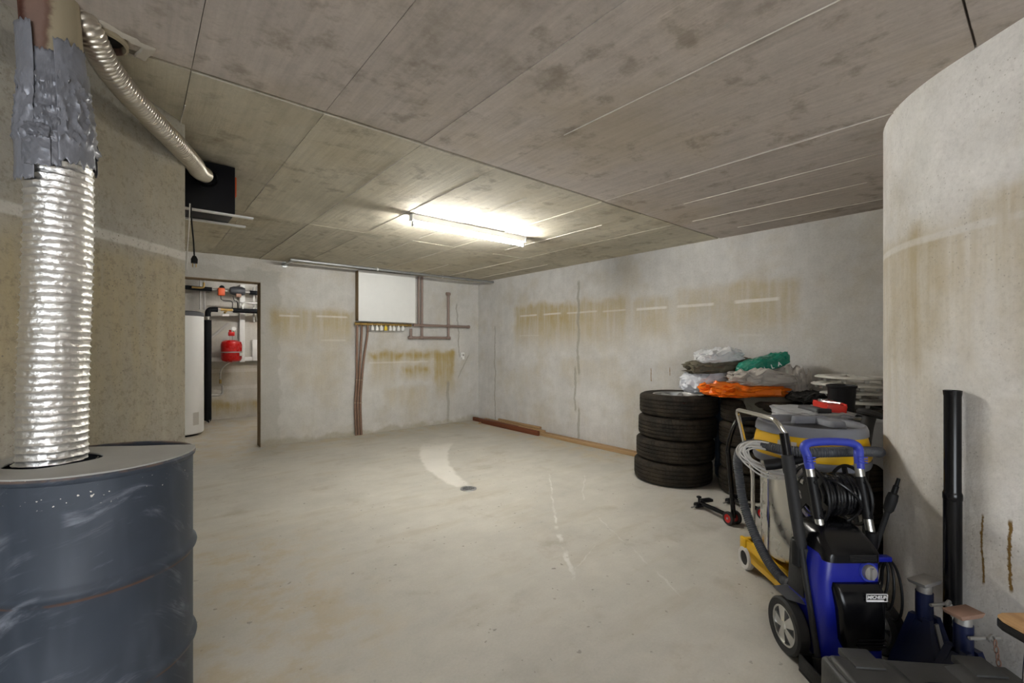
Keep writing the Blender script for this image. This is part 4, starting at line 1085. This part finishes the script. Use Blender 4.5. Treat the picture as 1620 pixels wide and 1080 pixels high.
# recessed left side panel, dark
MB().hexa([(-.141, -.02, .23), (-.141, .09, .23), (-.120, .09, .23), (-.120, -.02, .23), (-.137, -.02, .42), (-.137, .08, .42), (-.115, .08, .42), (-.115, -.02, .42)]).build('side_panel', 'dusty_black', wa, bevel=.006)
cw = MB().loft([sec(.425, -.118, .100, -.129, .06, .03), sec(.455, -.116, .104, -.127, .09, .035), sec(.49, -.105, .100, -.080, .10, .03), sec(.515, -.080, .095, -.025, .10, .03), sec(.525, -.060, .085, .0, .09, .025)])
cw.build('top_cowl', 'black_gloss', wa, smooth=40)
for i in range(4):
    z = .434 + .006 * i; MB().box(-.03, .075, -.1315 + .001 * i, -.122, z, z + .003).build('vent_slat', 'dusty_black', wa)
MB().lathe([(0, .012), (.034, .012), (.036, .004), (.033, -.004), (0, -.004)], 32, 'y', (.045, -.128, .382)).build('dial_plate', 'handle_blue', wa)
kn = MB().lathe([(0, .004), (.0255, .004), (.027, -.008), (.024, -.016), (0, -.017)], 32, 'y', (.040, -.132, .386)).build('control_knob', 'bare_steel', wa)
MB().hexa([(.0355, -.158, .366), (.0445, -.158, .366), (.047, -.145, .366), (.033, -.145, .366), (.0355, -.158, .406), (.0445, -.158, .406), (.047, -.145, .406), (.033, -.145, .406)]).build('knob_grip', 'bare_steel', kn)
# black front container
MB().loft([rrect(-.065, .085, -.155, -.10, .022, .115, 5), rrect(-.083, .087, -.168, -.10, .026, .15, 5), rrect(-.090, .088, -.172, -.10, .026, .26, 5), rrect(-.100, .088, -.160, -.10, .024, .325, 5), rrect(-.095, .086, -.140, -.10, .018, .345, 5)]).build('detergent_tank', 'black_gloss', wa, smooth=45)
for i in range(3): MB().box(-.03, .08, -.171, -.164, .135 + .012 * i, .140 + .012 * i).build('tank_rib', 'black_plastic', wa, bevel=.001)
lg = Vector((.030, -.1750, .312))
fr = MB()
for (x0, x1, z0, z1) in ((-.030, .050, .0125, .0145), (-.030, .050, -.0125, -.0105), (.048, .050, -.0125, .0145), (-.030, -.028, -.0125, .0145)): fr.box(lg.x + x0, lg.x + x1, lg.y, lg.y + .004, lg.z + z0, lg.z + z1)
fr.box(lg.x - .028, lg.x + .036, lg.y, lg.y + .004, lg.z - .0105, lg.z - .006)
badge = fr.build('badge_frame', 'lettering_white', wa, smooth=0)
text_mesh('MICHELIN', .0170, 'lettering_white', badge, (lg.x + .010, lg.y - .0005, lg.z + .0035), (radians(90), 0, 0), .25, .001, 'badge_lettering', .0004)
# base, wheels, tray
MB().box(-.13, .085, -.11, .11, .012, .048).build('chassis', 'black_plastic', wa, bevel=.006)
for sx in (-.228, .165):
    wh = MB().lathe([(.080, -.022), (.104, -.026), (.112, -.018), (.112, .018), (.104, .026), (.080, .022)], 48, 'x', closed=True).build('wheel', 'rubber', wa, (sx, .025, .112))
    MB().lathe([(0, -.014), (.078, -.006), (.082, -.006), (.082, .018), (0, .018)], 40, 'x').build('wheel_disc', 'hose_grey', wh)
    MB().lathe([(0, -.026), (.016, -.024), (.022, -.012), (0, -.010)], 20, 'x').build('hub_cap', 'aluminium', wh)
    for k in range(5):
        a = 2 * pi * k / 5; ca, sa = cos(a), sin(a)
        def pt(x, r, q): return (x, r * ca - q * sa, r * sa + q * ca)
        MB().hexa([pt(-.022, .012, -.011), pt(-.014, .078, -.026), pt(-.014, .078, .026), pt(-.022, .012, .011), pt(-.006, .012, -.011), pt(-.004, .078, -.026), pt(-.004, .078, .026), pt(-.006, .012, .011)]).build('spoke', 'aluminium', wh)
    MB().lathe([(.072, -.020), (.083, -.020), (.083, -.004), (.072, -.004)], 40, 'x', closed=True).build('hub_ring', 'aluminium', wh)
MB().cyl((-.225, .025, .112), (.16, .025, .112), .009, n=10).build('axle', 'bare_steel', wa)
MB().hexa([(-.190, -.03, .228), (-.190, .13, .228), (-.165, .13, .228), (-.165, -.03, .228), (-.250, .0, .236), (-.250, .11, .236), (-.165, .11, .244), (-.165, .0, .244)]).build('wheel_arch', 'dark_grey_plastic', wa, bevel=.005)
tr = MB(); tr.box(-.255, -.13, -.245, -.085, .0, .012).box(-.255, -.247, -.245, -.085, .012, .07).box(-.255, -.13, -.093, -.085, .012, .07).box(-.255, -.13, -.245, -.237, .012, .05).box(-.138, -.13, -.245, -.085, .012, .07)
tr.build('lance_tray', 'black_plastic', wa, bevel=.003)
MB().lathe([(.026, -.055), (.030, -.05), (.030, .05), (.026, .055), (.022, .05), (.022, -.05)], 20, c=(-.190, .012, .43), closed=True).build('lance_holder', 'black_plastic', wa)
MB().box(-.185, -.10, .01, .04, .40, .46).build('holder_arm', 'black_plastic', wa, bevel=.004)
# handle
for sx in (-.105, .105):
    b0, b1 = Vector((sx * .98, -.005, .49)), Vector((sx * 1.02, .075, .785))
    MB().tube([b0, b1], .0165, 18).build('handle_post', 'aluminium', wa)
    MB().tube([b0.lerp(b1, .26), b0.lerp(b1, .82)], .0195, 18).build('post_sleeve', 'black_plastic', wa)
    for t_ in (.32, .76):
        q = b0.lerp(b1, t_); MB().lathe([(0, -.004), (.007, -.003), (.007, .004), (0, .004)], 10, 'y', (q.x, q.y - .019, q.z)).build('bolt', 'black_metal', wa)
    MB().lathe([(.020, -.045), (.023, -.04), (.023, .02), (.016, .025)], 18, c=(b0.x, b0.y, b0.z + .01), closed=True).build('post_base', 'black_plastic', wa)
hl = []
hpath = spline([(-.108, .068, .765), (-.112, .078, .815), (-.118, .090, .850), (-.100, .096, .868), (-.06, .098, .874), (.0, .100, .876), (.06, .098, .874), (.100, .096, .868), (.118, .090, .850), (.112, .078, .815), (.108, .068, .765)], 6)
for i, p in enumerate(hpath):
    a = hpath[max(0, i - 1)]; c = hpath[min(len(hpath) - 1, i + 1)]; T = (c - a).normalized(); Y = Vector((0, 1, 0)); Nn = T.cross(Y).normalized(); Y = Nn.cross(T)
    hl.append([p + Nn * (.017 * cos(q)) + Y * (.021 * sin(q)) for q in [2 * pi * k / 14 for k in range(14)]])
MB().loft(hl).build('handle_grip', 'handle_blue', wa, smooth=50)
for s in (-1, 1):
    for k in range(3): MB().box(s * .112 - .019, s * .112 + .019, .050, .056, .792 + .011 * k, .797 + .011 * k).build('grip_rib', 'handle_blue', wa, bevel=.001)
# hose reel with hose
rc = Vector((.018, .125, .635))
for s in (-.088, .092):
    fl = MB().lathe([(.118, -.005), (.128, -.006), (.131, 0), (.128, .006), (.118, .005)], 48, 'x', closed=True).build('reel_flange', 'black_plastic', wa, (rc.x + s, rc.y, rc.z))
    MB().lathe([(0, -.006), (.05, -.006), (.054, 0), (.05, .006), (0, .006)], 28, 'x').build('flange_hub', 'black_plastic', fl)
    MB().lathe([(.082, -.003), (.090, -.003), (.090, .003), (.082, .003)], 40, 'x', closed=True).build('flange_ring', 'black_plastic', fl)
    for k in range(6):
        a = 2 * pi * k / 6 + .2; ca, sa = cos(a), sin(a)
        def pt(x, r, q): return (x, r * ca - q * sa, r * sa + q * ca)
        MB().hexa([pt(-.004, .045, -.016), pt(-.004, .121, -.012), pt(-.004, .121, .012), pt(-.004, .045, .016), pt(.004, .045, -.016), pt(.004, .121, -.012), pt(.004, .121, .012), pt(.004, .045, .016)]).build('flange_spoke', 'black_plastic', fl)
MB().cyl(rc + Vector((-.088, 0, 0)), rc + Vector((.092, 0, 0)), .05, n=24).build('reel_drum', 'black_plastic', wa)
hp_ = []
turns = 10
for L_ in range(2):
    for i in range(turns * 20 + 1):
        a = 2 * pi * i / 20; f_ = i / (turns * 20); xx = -.070 + .145 * (f_ if L_ == 0 else 1 - f_)
        r = .068 + .017 * L_ + .004 * sin(a * .37)
        hp_.append(rc + Vector((xx, r * cos(a), r * sin(a))))
MB().tube(hp_, .0082, 8).build('reel_hose', 'black_metal', wa)
MB().tube(spline([rc + Vector((-.07, -.02, .085)), rc + Vector((-.02, -.09, .075)), rc + Vector((.05, -.115, .0)), rc + Vector((.03, -.09, -.075)), rc + Vector((-.06, -.06, -.115)), Vector((-.06, .04, .50))], 8), .006, 8).build('loose_hose', 'black_metal', wa)
# power cord loops on the right
cl = []
for tnum in range(3):
    for i in range(12):
        a = 2 * pi * i / 12
        cl.append((.100 + .020 * tnum + .010 * sin(a + tnum), -.060 + (.028 + .016 * tnum) * cos(a), .350 - .022 * tnum + (.075 + .022 * tnum) * sin(a)))
cl += [(.10, -.02, .30), (.06, .05, .28)]
MB().tube(spline(cl, 4), .0048, 8).build('power_cord', 'black_plastic', wa)
MB().box(.045, .135, -.07, -.04, .425, .445).build('cord_hook', 'washer_blue', wa, bevel=.004)

bpy.context.view_layer.update()
BODY = {'body', 'side_panel', 'top_cowl', 'vent_slat', 'dial_plate', 'control_knob', 'knob_grip', 'detergent_tank', 'tank_rib', 'badge_frame'}
mt = Matrix.Translation((-.052, 0, 0)) @ Matrix.Diagonal((1, 1, 1.085, 1))
mt2 = Matrix.Translation((-.052, 0, .012)) @ Matrix.Diagonal((1, 1, 1.03, 1))
for o in [q for q in bpy.data.objects if q.parent == wa or (q.parent and q.parent.parent == wa)]:
    if o.name.split('.')[0] in BODY: o.data.transform(mt2 if 'cowl' in o.name or 'slat' in o.name else mt)
    if o.name.startswith('badge_lettering'): o.location = mt @ o.location
# spray lance standing in the washer's tray
sl = thing('spray_lance', 'black spray lance standing upright in the pressure washer tray', 'spray lance', 1.205, 1.755, .013)
def LP(z): return Vector((-.002 + .008 * z, .005 + .245 * (z / .88) ** 1.0, z))
MB().cyl(LP(0), LP(.06), .020, n=16).build('nozzle', 'dusty_black', sl)
MB().cyl(LP(.05), LP(.46), .0115, n=14).build('lance_pipe', 'dusty_black', sl)
MB().tube([LP(.44), LP(.46), LP(.60), LP(.735), LP(.74)], [.016, .022, .024, .023, .018], 18).build('grip_sleeve', 'dusty_black', sl)
MB().tube([LP(.73), LP(.745), LP(.80), LP(.805)], [.025, .026, .024, .018], 18).build('collar', 'dusty_black', sl)
MB().cyl(LP(.80), LP(.895), .0185, n=16).build('upper_tube', 'black_gloss', sl)
# second gun pipe leaning on the curved wall
ln = thing('lance_extension', 'thin black lance with stepped nozzle leaning on the curved wall', 'spray lance', 1.535, 2.062, .008)
d0, d1 = Vector((0, 0, 0)), Vector((.185, -.055, .70))
MB().cyl(d0, d0.lerp(d1, .80), .011, n=12).build('lance_pipe', 'dusty_black', ln)
MB().tube([d0.lerp(d1, t) for t in (.78, .80, .86, .90, .905)], [.013, .020, .022, .019, .012], 14).build('collar', 'dusty_black', ln)
MB().tube([d0.lerp(d1, t) for t in (.90, .95, .955, 1.0)], [.012, .011, .008, .007], 12).build('nozzle_tip', 'black_plastic', ln)

# ---------------------------------------------------------------- jack stands, black pipe, case, desk
def jack(label, X, D, hgt, rz, topmat, lever):
    t = thing('jack_stand', label, 'jack stand', X, D, 0, rz, 'blue jack stands')
    b = .080
    for sx in (-1, 1):
        for sy in (-1, 1):
            MB().hexa([(sx * b - .012, sy * b - .012, .004), (sx * b + .012, sy * b - .012, .004), (sx * b + .012, sy * b + .012, .004), (sx * b - .012, sy * b + .012, .004),
                       (sx * .022 - .012, sy * .022 - .012, hgt * .66), (sx * .022 + .012, sy * .022 - .012, hgt * .66), (sx * .022 + .012, sy * .022 + .012, hgt * .66), (sx * .022 - .012, sy * .022 + .012, hgt * .66)]).build('leg', 'jack_blue', t)
            MB().box(sx * b - .018, sx * b + .018, sy * b - .018, sy * b + .018, 0, .006).build('foot', 'jack_blue', t)
    for k in range(4):
        a = pi / 2 * k; ca, sa = cos(a), sin(a)
        def pt(x, y, z): return (x * ca - y * sa, x * sa + y * ca, z)
        MB().hexa([pt(-.075, -.078, .08), pt(.075, -.078, .08), pt(.075, -.074, .08), pt(-.075, -.074, .08), pt(-.028, -.034, hgt * .62), pt(.028, -.034, hgt * .62), pt(.028, -.030, hgt * .62), pt(-.028, -.030, hgt * .62)]).build('side_plate', 'jack_blue', t)
    MB().lathe([(.020, hgt * .30), (.027, hgt * .30), (.027, hgt * .88), (.020, hgt * .88)], 24, closed=True).build('outer_tube', 'jack_blue', t)
    MB().cyl((0, 0, hgt * .35), (0, 0, hgt - .012), .0235, n=24).build('inner_tube', 'bare_steel', t)
    MB().hexa([(-.045, -.028, hgt - .016), (.045, -.028, hgt - .016), (.045, .028, hgt - .016), (-.045, .028, hgt - .016), (-.055, -.030, hgt), (.055, -.030, hgt), (.055, .030, hgt), (-.055, .030, hgt)]).build('saddle', topmat, t, bevel=.002)
    MB().hexa([(-.012, -.092, .02), (.012, -.092, .02), (.012, -.086, .02), (-.012, -.086, .02), (-.010, -.040, hgt * .62), (.010, -.040, hgt * .62), (.010, -.034, hgt * .62), (-.010, -.034, hgt * .62)]).build('brace_strip', 'bare_steel', t)
    MB().cyl((-.02, -.03, hgt * .80), (.085, -.05, hgt * .80), .006, n=10).build('locking_pin', 'bare_steel', t)
    ch = hgt * .78
    for k in range(8):
        z = ch - .020 * k
        lk = [(.0 if k % 2 else .006 * cos(q), (.006 * cos(q) if k % 2 else 0), .013 * sin(q)) for q in [2 * pi * i / 12 for i in range(12)]]
        MB().tube(lk, .002, 6, closed=True).build('chain_link', lever, t, (.048, -.060 - .003 * k, z))
    MB().lathe([(.010, -.003), (.015, -.003), (.015, .003), (.010, .003)], 20, 'y', (.045, -.052, ch + .012), closed=True).build('chain_ring', 'bare_steel', t)
    return t
jack('blue jack stand with pale steel saddle beside the pressure washer', 1.585, 1.735, .402, .35, 'bare_steel', 'bare_steel')
jack('blue jack stand with rusty saddle and chain below the black pipe', 1.575, 1.575, .375, .20, 'rust_plate', 'rusty_chain')
bpz = thing('drain_pipe', 'tall glossy black plastic pipe standing against the curved wall', 'pipe', 1.681, 1.722, 0)
MB().tube([(0, 0, 0), (0, 0, .72)], .0275, 28).build('lower_pipe', 'black_gloss', bpz)
MB().lathe([(.022, .71), (.0275, .71), (.0290, .715), (.0290, .735), (.0270, .74), (.0255, .745), (.0255, 1.105), (.0270, 1.115), (.0280, 1.128), (.0255, 1.128), (.022, 1.10)], 32, closed=True).build('upper_pipe', 'black_gloss', bpz)

cs = thing('tool_case', 'scuffed black plastic tool case lying in front of the pressure washer', 'tool case', 1.275, 1.345, 0, radians(-6))
MB().box(-.275, .275, -.125, .115, .004, .150).build('case_base', 'case_grey', cs, bevel=.014, seg=3)
MB().box(-.275, .275, -.125, .115, .154, .285).build('case_lid', 'case_grey', cs, bevel=.016, seg=3)
MB().hexa([(-.265, -.11, .28), (-.06, -.11, .28), (-.06, .10, .28), (-.265, .10, .28), (-.255, -.10, .300), (-.085, -.10, .300), (-.105, .09, .300), (-.255, .09, .300)]).build('raised_panel', 'case_grey', cs, bevel=.008, seg=3)
MB().hexa([(.07, -.11, .28), (.265, -.11, .28), (.265, .10, .28), (.07, .10, .28), (.095, -.10, .300), (.255, -.10, .300), (.255, .09, .300), (.115, .09, .300)]).build('raised_panel', 'case_grey', cs, bevel=.008, seg=3)
MB().tube(spline([(-.06, -.02, .275), (-.05, -.02, .293), (-.03, -.02, .298), (.03, -.02, .298), (.05, -.02, .293), (.06, -.02, .275)], 6), .010, 10).build('carry_handle', 'black_plastic', cs)
for x in (-.17, .17):
    MB().box(x - .045, x + .045, .03, .122, .283, .306).build('latch', 'case_grey', cs, bevel=.004)
MB().box(-.277, .277, -.127, .117, .150, .155).build('seam', 'black_plastic', cs)

dk = thing('school_desk', 'small wooden-topped desk with steel tube legs at the right edge', 'desk', 1.475, .965, 0)
tp = [(-.225, -.20), (.215, -.20), (.215, .215), (-.195, .215), (-.216, .206), (-.225, .185)]
MB().prism(tp, .594, .602).build('table_top', 'plywood', dk, bevel=.002)
MB().prism([(x * 1.004, y * 1.004) for x, y in tp], .572, .5938).build('edge_band', 'black_plastic', dk, bevel=.003)
for sx in (-1, 1):
    x = -.185 if sx < 0 else .175
    lp_ = spline([(x, .175, .0), (x, .165, .30), (x, .155, .52), (x, .140, .555), (x, .11, .562), (x, -.09, .562), (x, -.12, .555), (x, -.135, .52), (x, -.145, .30), (x, -.155, 0)], 6)
    MB().tube(lp_, .0135, 14).build('leg_frame', 'chrome', dk)
MB().cyl((-.185, .10, .562), (.175, .10, .562), .011, n=10).build('stretcher', 'chrome', dk)
